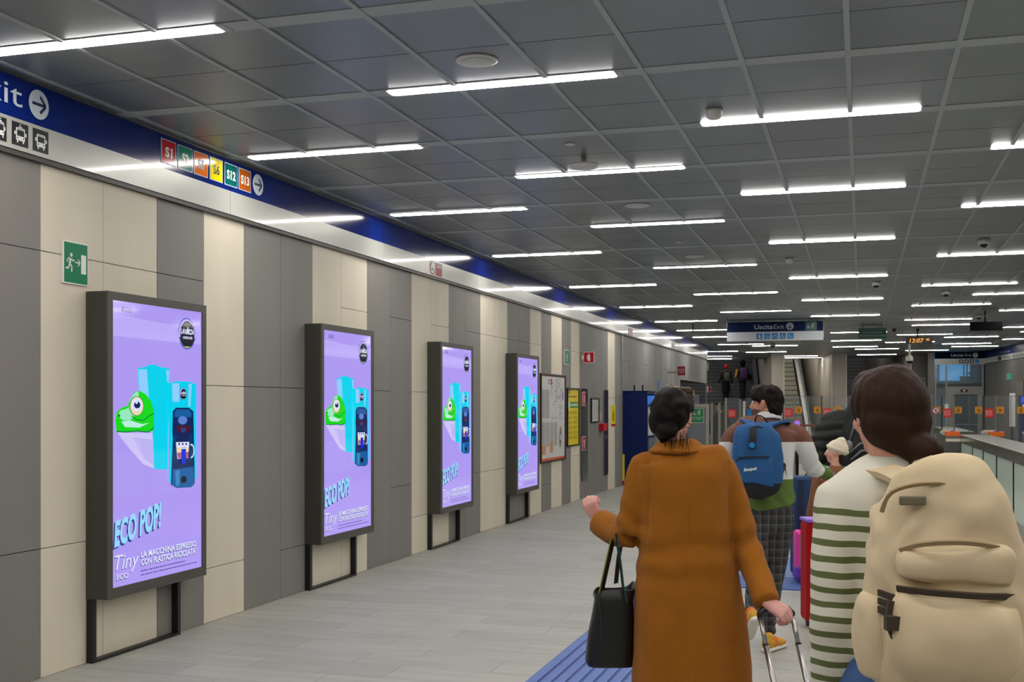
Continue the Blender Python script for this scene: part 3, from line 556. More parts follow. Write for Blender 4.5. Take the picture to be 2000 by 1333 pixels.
bm = bmn(); box(bm, 0.50, 0.52, 0.1, 0.8, 0.35, 0.95, bev=0.004); mk('payment_panel', bm, mat('panel_grey', (120, 130, 140), .3, .4), t)
bm = bmn(); box(bm, 0.0, 0.04, -0.012, 0.0, 0.09, 0.62, 0); box(bm, 0.0, 0.04, -0.012, 0, 0.01, 0.09, 1); mk('hazard_edge', bm, [yellow, red], t)
for x_ in (.16, .33): bm = bmn(); box(bm, x_, x_ + .03, 0.32, 0.35, 1.90, 2.02); mk('antenna', bm, black, t)
# red flag sign, poster in recess, small things at the end of the wall
bm = bmn(); box(bm, 0, 0.16, 0, 0.015, 0, 0.2, 0, bev=.002); o = mk('red_flag_sign', bm, mat('flag_crimson', (170, 22, 50), .4)); o.location = (-4.35, 28.4, 2.35); A = Art((0, 0, 0), (1, 0, 0), (0, 0, 1), .001); A.fuzz(.02, .14, .05, .15, 3, signw, 1, .4); A.done('print', o); tag(o, 'small crimson flag sign high on the left wall before the recess', 'sign')
o.scale = (1.15, 1, 1.1); bm = bmn(); box(bm, -0.26, -0.03, 0, 0.03, 0.05, 0.10); tag(mk('sign_bracket', bm, steel), 'short steel bracket carrying the crimson flag sign', 'bracket').location = (-4.33, 28.4, 2.35)
# ================================================================ ceiling light bars
lampm = mat('light_bar_glow', (255, 250, 244), 0.4, emit=LAMP)
def ordinal(n): return ['first', 'second', 'third', 'fourth', 'fifth', 'sixth', 'seventh', 'eighth', 'ninth', 'tenth', 'eleventh', 'twelfth', 'thirteenth', 'fourteenth', 'fifteenth', 'sixteenth'][n]
proto = thing('ceiling_light_bar', 'x', 'ceiling light', (0, 0, 0), 0, 'light bars recessed in the ceiling')
bm = bmn()
pr = [(-0.685, 0, 0), (0.685, 0, 0), (0.670, 0, -0.005), (-0.670, 0, -0.005)]
v1 = [bm.verts.new((x, -0.046, z)) for x, _, z in pr]; v2 = [bm.verts.new((x, 0.046, z)) for x, _, z in pr]
bm.faces.new(v1); bm.faces.new(v2[::-1])
for i in range(4): bm.faces.new((v1[i], v1[(i + 1) % 4], v2[(i + 1) % 4], v2[i]))
mk('diffuser', bm, lampm, proto)
for x_ in (-.73, .687): bm = bmn(); box(bm, x_, x_ + .043, -0.05, 0.05, -0.003, 0.0); mk('end_cap', bm, bar_m, proto)
kids(proto); first = [True]
def lamp(x, y, label, rz=0.0):
    o = proto if first[0] else copy_tree(proto); first[0] = False
    o.location = (x, y, CEIL - 0.0043); o.rotation_euler = (0, 0, rz); o['label'] = label; return o
A_ = [5.03, 7.74, 10.46, 13.72, 17.66, 21.6, 25.5, 31.5]; B_ = [6.37, 9.01, 11.73, 15.5, 19.4, 23.2, ]; C_ = [7.67, 10.31, 13.5, 17.35, 21.05, 24.85]; D_ = [8.97, 11.55, 15.27, 19.0, 22.75, 26.5]
for nm, xs, ys in (('in the row nearest the left wall', -3.72, A_), ('in the second row from the left wall', -2.01, B_), ('in the third row from the left wall', -0.33, C_), ('in the fourth row from the left wall', 1.58, D_)):
    for i, y in enumerate(ys): lamp(xs, y, 'white ceiling light bar %s, %s from the camera' % (nm, ordinal(i)))
FAR = [(-4.2, -2.83, 35.5), (-0.75, 0.6, 30.55), (-0.83, 0.52, 34.4), (0.65, 2.05, 35.7), (-0.88, 0.49, 38.0), (-0.2, 1.15, 39.7), (-0.15, 1.2, 44.1), (1.2, 2.4, 28.3), (0.9, 2.25, 32.0), (2.18, 3.5, 33.5), (2.37, 3.65, 37.05), (2.75, 4.05, 38.85), (1.43, 2.77, 41.15), (-3.27, -1.89, 36.65), (-3.9, -2.47, 40.9), (1.78, 3.15, 20.75), (2.58, 3.95, 24.4), (3.18, 4.55, 29.65), (3.84, 5.2, 31.6), (3.81, 5.1, 34.95), (-2.01 - .69, -1.32, 29.2), (-4.4, -3.03, 28.6)]
FL = ['just before the end of the left wall', 'above the far ticket gates, straight above the green hanging sign', 'behind the green hanging sign', 'behind the hanging clock', 'in front of the right pale pillar', 'before the narrow staircase, nearer', 'before the narrow staircase, farthest', 'left of the dark hanging box', 'just behind the clock rod', 'right of the hanging clock, nearer the lift', 'before the lift, second bar', 'nearest the lift sign', 'left of the lift and below the clock', 'beyond the hanging exit sign, left part', 'before the left pale pillar, wider', 'at the right, beside the ceiling dome above the clock', 'at the right edge above the dark hanging box', 'at the right edge beside the dark hanging box', 'at the right edge behind the dark box, small', 'at the right edge near the blue right-hand band', 'peeping out right of the hanging exit sign', 'left of the hanging exit sign, long and close']
for (a, b_, y), lb in zip(FAR, FL): lamp((a + b_) / 2, y, 'distant white ceiling light bar ' + lb)
FS = [(0.45, 44.0, 'before the wide staircase, nearest'), (0.5, 46.6, 'right over the foot of the wide staircase'), (0.55, 40.2, 'over the approach to the wide staircase'), (3.9, 46.0, 'over the foot of the escalator'), (3.6, 44.3, 'over the escalator approach')]
for x, y, lb in FS:
    p = SM @ Vector((x, y, 0)); lamp(p.x, p.y, 'distant white ceiling light bar ' + lb, math.atan2(SM[1][0], SM[0][0]))
OUT = [(-3.72, -3.5), (-3.72, -.5), (-3.72, 2.4), (-2.01, -2.2), (-2.01, 1.0), (-2.01, 3.7), (-.33, -3.5), (-.33, -.5), (-.33, 2.4), (-.33, 5.03), (1.58, -2.2), (1.58, 1.0), (1.58, 3.7), (1.58, 6.36), (3.3, -.5), (3.3, 2.4), (3.3, 5.03), (5.2, 1.0), (5.2, 3.7), (5.2, 6.36), (5.2, 9.0), (5.2, 11.7), (5.2, 15.4), (5.2, 19.2), (5.4, 23.05)]  # unseen bars, added for the light they give the hall
for i, (x, y) in enumerate(OUT): lamp(x, y, 'unseen ceiling light bar added for lighting, overhead or behind the photographer')
E3 = [7.70, 10.36, 13.55, 17.4]  # near bars out of view, filled in for lighting
for i, y in enumerate(E3): lamp(3.53, y, 'unseen ceiling light bar added to the fifth row for lighting, %s from the camera' % ordinal(i))
# lamps added to brighten the escalator well
for i in range(5):
    p = SM @ Vector((3.75, 48.4 + 1.6 * i, CEIL + (1.2 + 1.6 * i) * 0.518 - 0.05)); o = lamp(p.x, p.y, 'sloping light bar added to brighten the escalator, %s from the bottom' % ordinal(i), math.atan2(SM[1][0], SM[0][0])); o.location.z = p.z - 0.01; o.scale = (0.7, 1, 1)
for xs_, nm in ((0.4, 'wide'), (6.2, 'narrow')):  # bars added to light the two dark stair flights
    for i in range(2):
        p = SM @ Vector((xs_, 49.6 + 3.2 * i, CEIL + (2.4 + 3.2 * i) * 0.518 - 0.04)); o = lamp(p.x, p.y, 'light bar added to brighten the %s staircase, %s from the bottom' % (nm, ordinal(i)), math.atan2(SM[1][0], SM[0][0])); o.location.z = p.z - .03
# ---------------------------------------------------------------- ceiling fittings
def fit(name, label, cat, x, y, fn, mats, group=None, dz=0.0):
    bm = bmn(); fn(bm); o = mk(name, bm, mats); o.location = (x, y, CEIL + dz); tag(o, label, cat, group); return o
speaker_m = mat('speaker_grille', (205, 207, 200), 0.6); 
def spk(bm): lathe(bm, [(0.115, 0.0), (0.115, -0.008), (0.10, -0.014), (0.02, -0.016)], mi=0, n=32)
def spk2(bm): lathe(bm, [(0.09, -0.0165), (0.088, -0.0175), (0.01, -0.0178)], mi=1, n=32)
for x, y, lb in ((-1.99, 5.9, 'largest and nearest'), (-2.0, 10.6, 'second from the camera'), (-1.99, 14.4, 'third from the camera'), (-1.99, 22.5, 'small and far')):
    o = fit('ceiling_speaker', 'flat round pale speaker in the ceiling, ' + lb, 'speaker', x, y, spk, [white, speaker_m], 'round ceiling speakers', -0.0)
    bm = bmn(); spk2(bm); mk('grille', bm, [white, speaker_m], o)
def smoke(bm): lathe(bm, [(0.055, 0), (0.055, -0.02), (0.05, -0.028), (0.05, -0.045), (0.035, -0.062), (0.01, -0.066)], n=24)
fit('smoke_detector', 'white cup-shaped smoke detector beside the second light bar of the third row', 'detector', -0.89, 7.32, smoke, white)
fit('smoke_detector', 'small white smoke detector in mid ceiling, farther', 'detector', -0.88, 15.0, smoke, white)
def snap(bm): lathe(bm, [(0.035, 0), (0.035, -0.008), (0.02, -0.012), (0.005, -0.012)], n=20)
fit('ceiling_sensor', 'tiny round white ceiling sensor before the hanging access point', 'sensor', -1.99, 7.98, snap, white)
fit('ceiling_sensor', 'tiny round white ceiling sensor before the third speaker', 'sensor', -1.99, 13.1, snap, white)
def ap(bm): lathe(bm, [(0.02, 0.0), (0.02, -0.05), (0.11, -0.055), (0.115, -0.07), (0.10, -0.08), (0.01, -0.082)], n=32)
fit('access_point', 'white round disc hanging just below the ceiling with its shadow above', 'access point', -2.0, 8.45, ap, white)
def dome(x, y, label, s=1.0):
    o = fit('dome_camera', label, 'camera', x, y, lambda bm: lathe(bm, [(0.062 * s, 0), (0.066 * s, -0.05 * s), (0.06 * s, -0.06 * s), (0.02, -0.06 * s)], n=24), white)
    bm = bmn(); ball(bm, (0, 0, -0.055 * s), (0.045 * s, 0.045 * s, 0.045 * s)); mk('lens_dome', bm, mat('smoked_dome', (20, 20, 22), 0.08), o)
dome(1.31, 13.9, 'white dome camera on the ceiling at the right edge, nearest of the dome cameras'); dome(0.21, 18.2, 'small white dome camera above the hanging clock, middle distance'); dome(1.31, 20.0, 'small white dome camera right of the middle, under a light bar'); dome(2.3, 25.4, 'tiny dome camera above the dark hanging box'); dome(-2.56, 35.4, 'dome camera right below the hanging exit sign', 1.3)
# PTZ camera on a pole
p_ = SM @ Vector((0, 0, 0))
t = thing('pole_camera', 'white globe camera hanging on a thin pole left of the clock', 'camera', (1.27, 33.8, 0)); bm = bmn(); cyl(bm, (0, 0, CEIL), (0, 0, 2.98), 0.03); mk('pole', bm, white, t); bm = bmn(); lathe(bm, [(0.03, 3.02), (0.09, 2.96), (0.10, 2.86), (0.085, 2.84)]); mk('housing', bm, white, t); bm = bmn(); ball(bm, (0, 0, 2.84), 0.08); mk('lens_dome', bm, mat('smoked_dome', (20, 20, 22), .08), t)
# ---------------------------------------------------------------- hanging signs
t = thing('hanging_exit_sign', 'long blue and white hanging sign reading Uscita Exit', 'sign', (-2.86, 25.8, 0), 0)
bm = bmn(); box(bm, 0, 2.07, 0, 0.10, 3.02, 3.445, bev=.004); mk('case', bm, steel, t)
bm = bmn(); box(bm, 0.006, 2.064, -0.004, 0.0, 3.225, 3.44, 0); box(bm, 0.006, 2.064, -0.004, 0, 3.025, 3.222, 1); mk('face', bm, [mat('sign_navy_face', (4, 26, 70), 0.6, spec=.2), mat('sign_white_face', (208, 214, 222), 0.6)], t)
for x in (0.3, 1.77): bm = bmn(); cyl(bm, (x, 0.05, 3.44), (x, 0.05, CEIL), 0.012); mk('rod', bm, steel, t)
lt2 = mat('exit_lettering', (178, 188, 204), 0.4); bsq = mat('pictogram_blue', (0, 128, 196), 0.4)
A = Art((0, -0.005, 0), (1, 0, 0), (0, 0, 1), 0.002); A.text('Uscita', 0.60, 3.285, 0.095, lt2, 1, w_=0.40, bold=0.02); A.text('Exit', 1.02, 3.285, 0.095, lt2, 1, w_=0.22); A.disc(1.36, 3.335, 0.08, 0.08, lt2, 1); arrow(A, 1.36, 3.335, 0.11, -90, mat('sign_navy_face', (4, 26, 70), .25), 2, .14)
A.rect(1.69, 1.93, 3.235, 3.425, mat('dim_green', (8, 84, 74), .3), 1); man_icon(A, 1.84, 3.27, 0.12, lt2, 2); arrow(A, 1.75, 3.33, 0.08, -90, lt2, 2)
for i in range(5):
    a = 0.645 + 0.166 * i; A.rect(a, a + 0.13, 3.06, 3.19, bsq, 1, .008); m_ = lt2
    if i == 0: A.rect(a + .045, a + .09, 3.08, 3.15, m_, 2); A.disc(a + .067, 3.165, .012, .012, m_, 2, 10)
    elif i == 1: A.disc(a + .07, 3.10, .03, .03, m_, 2); A.disc(a + .07, 3.10, .02, .02, bsq, 3); A.line([(a + .05, 3.17), (a + .055, 3.12), (a + .09, 3.12), (a + .1, 3.085)], .012, m_, 4)
    elif i == 2: A.line([(a + .02, 3.1), (a + .06, 3.15), (a + .11, 3.1)], .012, m_, 2); A.line([(a + .03, 3.15), (a + .1, 3.15)], .01, m_, 2)
    elif i == 3: A.line([(a + .03, 3.09), (a + .06, 3.16), (a + .07, 3.1), (a + .11, 3.09)], .012, m_, 2)
    else: A.rect(a + .03, a + .05, 3.08, 3.17, m_, 2); A.rect(a + .08, a + .1, 3.08, 3.13, m_, 2)
A.done('lettering', t)
t = thing('hanging_green_sign', 'small dark green hanging sign with two lines of white text', 'sign', (-0.07, 28.2, 0)); bm = bmn(); box(bm, 0, 0.62, 0, 0.05, 3.172, 3.418, bev=.003); mk('board', bm, mat('deep_green_board', (6, 92, 70), .4), t)
for x in (0.1, 0.52): bm = bmn(); cyl(bm, (x, .025, 3.418), (x, .025, CEIL), .01); mk('rod', bm, steel, t)
A = Art((0, 0, 0), (1, 0, 0), (0, 0, 1), .002); A.text('Uscita emergenza', .31, 3.30, .045, lt2, 1, w_=.42, align='c'); A.text('allontanamento e soccorso', .31, 3.225, .045, lt2, 1, w_=.56, align='c'); A.rect(0.01, .61, 3.385, 3.39, lt2, 1); A.done('lettering', t)
t = thing('hanging_clock', 'black hanging digital clock showing 13:07 in amber', 'clock', (1.02, 29.6, 0)); bm = bmn(); box(bm, 0, 0.61, 0, 0.09, 3.105, 3.27, bev=.004); mk('case', bm, black, t)
bm = bmn(); cyl(bm, (.28, .045, 3.27), (.28, .045, CEIL), .016); lathe(bm, [(.018, -.08), (.045, 0)], c=(.28, .045, CEIL)); mk('rod', bm, black, t)
amb = mat('amber_digits', (255, 160, 30), .4, emit=1.0)
A = Art((0, 0, 0), (1, 0, 0), (0, 0, 1), .003); A.text('13:07', .09, 3.133, .10, amb, 1, w_=.33, bold=.02, shear=.12); A.text('45', .46, 3.175, .058, amb, 1, w_=.095, bold=.02, shear=.12); A.done('digits', t)
t = thing('hanging_display', 'dark blank hanging display box at the upper right', 'display', (2.06, 24.5, 0)); bm = bmn(); box(bm, 0, .60, 0, .12, 3.09, 3.26, bev=.004); mk('case', bm, mat('blank_display', (20, 19, 21), .9, spec=.1), t); bm = bmn(); cyl(bm, (.28, .06, 3.26), (.28, .06, CEIL), .018); mk('rod', bm, black, t)
bm = bmn(); ball(bm, (0, 0, 0), (.05, .05, .03)); cyl(bm, (0, 0, 0), (0, 0, .05), .04); o = mk('beacon', bm, mat('beacon_red', (120, 30, 35), .4)); o.location = (0.75, 29.5, CEIL - .05); tag(o, 'small red alarm beacon between green sign and clock', 'beacon')
bm = bmn(); cyl(bm, (0, 0, 0), (0, 0, -.2), .012); o = mk('hanging_rod', bm, black); o.location = (-3.69, 26.4, CEIL); tag(o, 'thin dark rod hanging from the ceiling left of the exit sign', 'rod')
# ================================================================ blue tactile paving
tac = mat('blue_tactile_paving', (78, 108, 176), 0.55, vary=0.06, vscale=9, bump=0.05, bscale=200); tacd = mat('blue_tactile_groove', (38, 66, 130), 0.6)
bm = bmn(); x0, x1 = -1.86, -1.24
box(bm, x0, x1, -2, 13.0, 0.0, 0.004, 1)
n = 8; pw = (x1 - x0) / n; yy = -2.0
while yy < 12.95:
    for i in range(n):
        r = box(bm, x0 + pw * i + 0.010, x0 + pw * (i + 1) - 0.010, yy + 0.001, min(yy + 0.598, 13.0), 0.004, 0.009, 0)
    yy += 0.6
o = mk('tactile_strip', bm, [tac, tacd]); tag(o, 'blue ribbed tactile paving strip running along the hall beside the woman in the camel coat', 'tactile paving')
bm = bmn(); box(bm, -1.22, 0.5, 10.25, 12.4, 0, 0.004, 1)
for i in range(9): box(bm, -1.22, 0.5, 10.26 + 0.075 * i, 10.31 + 0.075 * i, 0.004, 0.009, 0)
box(bm, -1.22, 0.5, 10.95, 12.4, 0.004, 0.008, 0)
tag(mk('tactile_strip', bm, [tac, tacd]), 'blue tactile paving crossing the hall behind the plaid trousers', 'tactile paving')
# ================================================================ balustrade on the right
RX = 1.796
t = thing('glass_balustrade', 'long glass balustrade with polished steel top rail at the right', 'balustrade', (RX, 12.0, 0))
capm = mat('polished_rail_side', (112, 102, 84), 0.16, 0.75); topm = mat('rail_top_grey', (98, 96, 88), 0.5, 0.4)
bm = bmn(); box(bm, 0, 0.50, -3, 11.6, 0.90, 1.05, 0); box(bm, 0, .5, 14.1, 20, .9, 1.05, 0)
for f in bm.faces:
    if f.normal.z > 0.5: f.material_index = 1
mk('top_rail', bm, [capm, topm], t)
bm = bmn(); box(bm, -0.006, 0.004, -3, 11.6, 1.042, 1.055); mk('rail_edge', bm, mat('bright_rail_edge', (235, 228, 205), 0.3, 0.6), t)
stone_k = mat('pale_stone_kerb', (170, 172, 165), 0.45)
bm = bmn(); box(bm, 0.0, 0.45, -3, 11.6, 0, 0.20, 0); mk('kerb', bm, stone_k, t)
gl = mat('frosted_green_glass', (222, 244, 226), 0.3, 0.0, coat=0.3, alpha=0.95)
ys = [9.0, 11.2, 13.4, 15.62, 17.5, 19.38, 21.2, 23.55]
for a, b_ in zip(ys, ys[1:]):
    bm = bmn(); box(bm, 0.02, 0.035, a - 12 + 0.09, b_ - 12 - 0.09, 0.20, 0.91); mk('glass_panel', bm, gl, t)
    bm = bmn(); box(bm, 0.015, 0.06, a - 12 - 0.03, a - 12 + 0.03, 0.2, 0.91); mk('post', bm, mat('post_dark_steel', (52, 58, 60), .3, .8), t)
# ================================================================ ticket gates
gate_body = mat('gate_grey_body', (120, 122, 118), 0.35, 0.6); gd = mat('gate_dark', (36, 38, 44), 0.35); gglass = mat('gate_clear_glass', (150, 160, 158), 0.05, 0.0, alpha=0.14)
ogm = mat('gate_orange', (236, 110, 30), 0.4, emit=0.0); cream = mat('gate_cream_pad', (226, 220, 200), 0.4); gpost = mat('gate_beige_post', (150, 148, 132), 0.45, 0.3); stk_o = mat('sticker_amber', (232, 156, 10), .5); stk_r = mat('sticker_red', (226, 40, 40), .5); gblue = mat('reader_blue', (30, 70, 200), .4, emit=.3)
GY = 25.4
def sticker(par, x, y, z, kind, off=0.0):
    A = Art((x, y, z), (1, 0, 0), (0, 0, 1), 0.001)
    if kind == 'o':
        A.rect(-.07, .07, -.07, .07, stk_o, 1, .015); A.rect(-.03, .03, -.045, -.035, dkk, 2); A.line([(-.03, -.04), (-.03, .03), (.03, .03), (.03, -.04)], .006, dkk, 2); A.disc(.0, -.0, .016, .016, dkk, 2, 10); A.fuzz(-.04, .04, .045, .055, 1, dkk, 2)
        A.line([(0, 0), (.02, -.025)], .01, dkk, 2)
    else:
        A.rect(-.085, .085, -.09, .09, stk_r, 1); A.fuzz(-.07, .055, -.06, .06, 5, signw, 2, .28, 4)
    return A.done('sticker', par)
def gate(x, label, nearlen=1.4, left=True, leaves=True, sticker_r=True):
    t = thing('ticket_gate', label, 'ticket gate', (x, GY, 0), 0, 'ticket gates across the hall'); w_ = 0.13
    bm = bmn(); box(bm, -w_, w_, -nearlen, 0.5, 0.0, 1.02, bev=.012); mk('cabinet', bm, gate_body, t)
    bm = bmn(); box(bm, -w_ + .01, w_ - .01, -nearlen - .006, -nearlen, .1, .95); q = mk('end_panel', bm, mat('gate_end_grey', (92, 93, 90), .4, .4), t)
    bm = bmn(); box(bm, -w_ - .003, w_ + .003, -nearlen - .012, -nearlen + .28, 1.0, 1.10, bev=.012); q = mk('validator', bm, ogm, t); bm = bmn(); box(bm, -.04, .04, -nearlen + .0, -nearlen + .2, 1.10, 1.115); mk('reader_light', bm, gblue, q)
    bm = bmn(); box(bm, -w_, w_, -nearlen - .009, -nearlen + .02, 0.9, .955); mk('pad', bm, cream, t)
    bm = bmn(); box(bm, -w_, w_, -.1, .45, 1.02, 1.06, bev=.01); box(bm, -w_ + .01, w_ - .01, -.12, .1, 1.06, 1.10); mk('rear_hood', bm, [cream], t)
    bm = bmn(); box(bm, -.10, .10, -.006, .006, 1.11, 1.80); q = mk('fixed_glass', bm, gglass, t)
    if sticker_r: sticker(q, 0, -.008, 1.45, 'r')
    for s_ in (-1, 1): bm = bmn(); box(bm, s_ * .115 - .012, s_ * .115 + .012, -.02, .02, 1.1, 1.81); mk('post', bm, gd if s_ < 0 else gate_body, t)
    if leaves:
        for a, b_ in ((.135, .395), (.405, .665)):
            bm = bmn(); box(bm, a, b_, .02, .03, .35, 1.80); q = mk('glass_leaf', bm, gglass, t)
            bm = bmn(); box(bm, a - .0, a + .012, .015, .035, .35, 1.80); box(bm, a, b_, .015, .035, 1.795, 1.805); mk('edge_strip', bm, gate_body, q)
            sticker(q, (a + b_) / 2 - (.06 if a < .2 else -.06), .012, 1.51, 'o')
    return t
GL = ['just left of the escalator, right of the man\'s head', 'straight above the child in the cream beanie', 'mostly hidden behind the brown-haired woman, left', 'mostly hidden behind the brown-haired woman, right', 'with no-entry sticker beside it, left of the lift doors', 'in front of the right-hand part of the lift', 'right of the lift, before the white pillar panel', 'at the right edge of the picture']
for i, x in enumerate([-1.5, -.7, .1, .9, 1.7, 2.5, 3.3, 4.1]): gate(x, 'grey ticket gate ' + GL[i], leaves=True)
# no-entry sticker pane left of 1.7
bm = bmn(); o = thing('no_entry_sticker', 'round white no-entry sticker with red ring on the gate glass', 'sticker', (1.47, GY - .0, 1.50)); A = Art((0, 0.0, 0), (1, 0, 0), (0, 0, 1), .001); A.disc(0, 0, .075, .075, red, 1); A.disc(0, 0, .06, .06, signw, 2); man_icon(A, 0, -.045, .09, dkk, 3); A.line([(-.045, .045), (.045, -.045)], .012, red, 4); A.done('symbol', o)
# left group: emergency door, slim posts, wide gate
t = thing('emergency_gate', 'pale framed emergency gate with green running-man sign, right of the woman\'s head', 'gate', (-4.2, GY, 0))
fr_ = mat('gate_frame_beige', (172, 170, 150), .45, .2)
bm = bmn(); box(bm, 0, 1.0, 0, .06, 1.56, 1.64); box(bm, .93, 1.0, 0, .06, 0, 1.56); box(bm, 0, .07, 0, .06, 0, 1.56); mk('frame', bm, fr_, t)
bm = bmn(); box(bm, .07, .93, .02, .04, .1, 1.56); q = mk('panel', bm, mat('gate_panel_grey', (128, 134, 138), .3, .3), t)
A = Art((.5, .018, 1.23), (1, 0, 0), (0, 0, 1), .001); A.rect(0, .38, 0, .31, signw, 1); A.rect(.008, .372, .008, .302, mat('bright_green', (0, 132, 72), .4), 2); A.rect(.01, .37, .115, .122, signw, 3); arrow(A, .17, .21, .11, -90, signw, 3, .12); man_icon(A, .28, .15, .13, signw, 3); A.fuzz(.03, .34, .06, .10, 2, signw, 3, .4); A.done('sign', q)
t = thing('post_barrier', 'row of slim beige posts and dark glass between the emergency gate and wide gate', 'barrier', (-3.17, GY, 0))
for x in (0.0, 0.165): bm = bmn(); box(bm, x, x + .05, 0, .07, 0, 1.66); mk('post', bm, gpost, t)
bm = bmn(); box(bm, .05, .30, .03, .04, .1, 1.62); mk('glass', bm, gglass, t)
t = thing('wide_gate', 'wide gate with tall glass leaf and white post, left of the man\'s head', 'gate', (-2.86, GY, 0))
bm = bmn(); box(bm, 0, .045, 0, .07, 0, 1.77); mk('post', bm, gpost, t); bm = bmn(); box(bm, .30, .36, 0, .07, 0, 1.74); mk('post', bm, gate_body, t); bm = bmn(); box(bm, .39, .44, 0, .07, 0, 1.70); mk('post', bm, white, t)
bm = bmn(); box(bm, .05, .30, .03, .04, .4, 1.77); q = mk('glass_leaf', bm, gglass, t); sticker(q, .16, .02, 1.43, 'r'); bm = bmn(); box(bm, .45, 1.15, .03, .04, .4, 1.77); q = mk('glass_leaf', bm, gglass, t)
A = Art((.52, .02, 1.45), (1, 0, 0), (0, 0, 1), .001); A.rect(-.04, .06, -.12, .08, bsq, 1); A.done('sticker', q); bm = bmn(); box(bm, .36, 1.2, -.3, .4, 0, .95, bev=.01); mk('cabinet', bm, gate_body, t)
# ================================================================ lift at the far right
t = thing('lift', 'glass-walled lift with dark sliding doors and amber indicator at the far right', 'lift', (2.42, 42.4, 0))
fm = mat('lift_frame_grey', (120, 122, 120), .35, .5); dg_ = mat('lift_dark_glass', (38, 58, 68), .08, 0, coat=.5)
bm = bmn(); box(bm, 0, 1.62, -.0, .1, 3.226, 3.46, 0); box(bm, 0, 1.62, 0, .1, 3.02, 3.22, 1); q = mk('sign_band', bm, [mat('sign_navy_dark', (4, 12, 36), .8, spec=.1), mat('band_dim_white', (150, 150, 145), .35, .3)], t)
A = Art((0, 0, 0), (1, 0, 0), (0, 0, 1), .003); A.text('Uscita', .52, 3.30, .085, lt2, 1, w_=.42, bold=.02); A.text('Exit', .98, 3.30, .085, lt2, 1, w_=.21); A.disc(1.31, 3.335, .085, .085, lt2, 1); arrow(A, 1.31, 3.335, .11, 90, dkk, 2)
for i in range(4): A.rect(.79 + .17 * i, .92 + .17 * i, 3.06, 3.19, dkk if i < 3 else bsq, 1, .01); A.rect(.83 + .17 * i, .88 + .17 * i, 3.09, 3.16, lt2, 2) if i in (0, 1, 2) else None
A.done('lettering', q)
bm = bmn()
for x in (0.0, .35, 1.52): box(bm, x, x + .055, 0, .1, 0, 3.02)
box(bm, .40, 1.52, 0, .1, 1.98, 2.26); box(bm, 0, 1.6, 0.02, .1, 2.24, 2.36, 1)
box(bm, .40, .62, 0, .1, 0, 1.98); box(bm, 1.38, 1.52, 0, .1, 0, 1.98); mk('frame', bm, [fm, gd], t)
bm = bmn(); box(bm, .82, 1.08, -.02, 0, 2.07, 2.16); q = mk('indicator', bm, gd, t); bm = bmn(); box(bm, .93, .97, -.025, -.02, 2.10, 2.14); mk('indicator_light', bm, amb, q)
for a, b_ in ((.62, .99), (1.01, 1.38)): bm = bmn(); box(bm, a, b_, .04, .07, .02, 1.98); mk('door', bm, dg_, t)
bm = bmn(); box(bm, .62, 1.38, .0, .03, .95, .97); mk('door_rail', bm, steel, t)
bm = bmn(); box(bm, .05, .35, .03, .05, 0, 3.02); box(bm, .40, 1.52, .03, .05, 2.36, 3.02); mk('glass', bm, mat('lift_clear_glass', (150, 175, 190), .05, 0, alpha=.22), t)
bm = bmn()
for x in (.95, 1.05, 1.3): box(bm, x, x + .04, .35, .4, 2.3, 3.2)
box(bm, .85, 1.5, .4, .6, 2.4, 2.62); box(bm, .1, .18, .4, .5, 2.2, 3.2); box(bm, 1.1, 1.5, .4, .5, 2.7, 2.75); mk('shaft_machinery', bm, mat('machinery', (48, 62, 70), .4, .3), t)
bm = bmn(); box(bm, -.02, 1.3, 2.0, 2.05, 2.5, 3.9); o = struct(mk('window_1', bm, mat('dusk_sky_window', (62, 140, 196), .5, emit=1.0)))
o.location = (2.42, 42.4, 0)
bm = bmn(); box(bm, -.3, 2.4, 2.06, 2.2, 0, 4.5); o = mk('wall_lift_shaft', bm, rec); o.location = (2.42, 42.4, 0); struct(o)
bm = bmn(); box(bm, -.22, -.01, 0.02, .12, 0, 3.5); box(bm, 1.62, 1.9, .0, .12, 0, 3.5); o = struct(mk('wall_lift_side', bm, rwst)); o.location = (2.42, 42.4, 0)
# things around the lift: green sign on dark pillar, items on right wall, white panel, blue screens
def at(px, d): xc = (px - 1000) * d / FPX; return Vector((xc * CY - d * SY, xc * SY + d * CY, 0))
p = SM @ Vector((7.55, 42.66, 0)); bm = bmn(); box(bm, 0, .26, 0, .015, 2.32, 2.58); o = mk('escape_route_sign', bm, signw); o.location = p; o.rotation_euler = (0, 0, R(7.5)); tag(o, 'small green escape sign on the dark pillar left of the lift', 'sign'); A = Art((0, 0, 2.32), (1, 0, 0), (0, 0, 1), .001); A.rect(.012, .248, .012, .248, mat('dim_green', (8, 84, 74), .3), 1); man_icon(A, .16, .05, .16, signw, 2); arrow(A, .07, .13, .08, -135, signw, 2); A.done('pictogram', o)
def rwp(name, label, cat, yy, w_, z0, z1, m, th=.02):
    bm = bmn(); box(bm, -th, 0, yy - w_, yy, z0, z1); o = mk(name, bm, m); o.matrix_world = RW; return tag(o, label, cat)
rwp('side_sign', 'narrow glowing green sign on the right wall beyond the gates', 'sign', -3.0, .55, 2.42, 2.62, mat('side_sign_green', (80, 190, 160), .4, emit=.4))
rwp('wall_panel', 'pale square panel on the right wall above the last gates', 'panel', -4.2, .8, 1.85, 2.35, mat('panel_tan', (112, 106, 98), .5))
rwp('dark_panel', 'dark square panel on the right wall at the picture edge', 'panel', -6.1, 1.6, 1.75, 2.40, black)
A = Art(RW @ Vector((-.031, -1.9, 0)), (RW.to_3x3() @ Vector((0, -1, 0))), (0, 0, 1), .002)
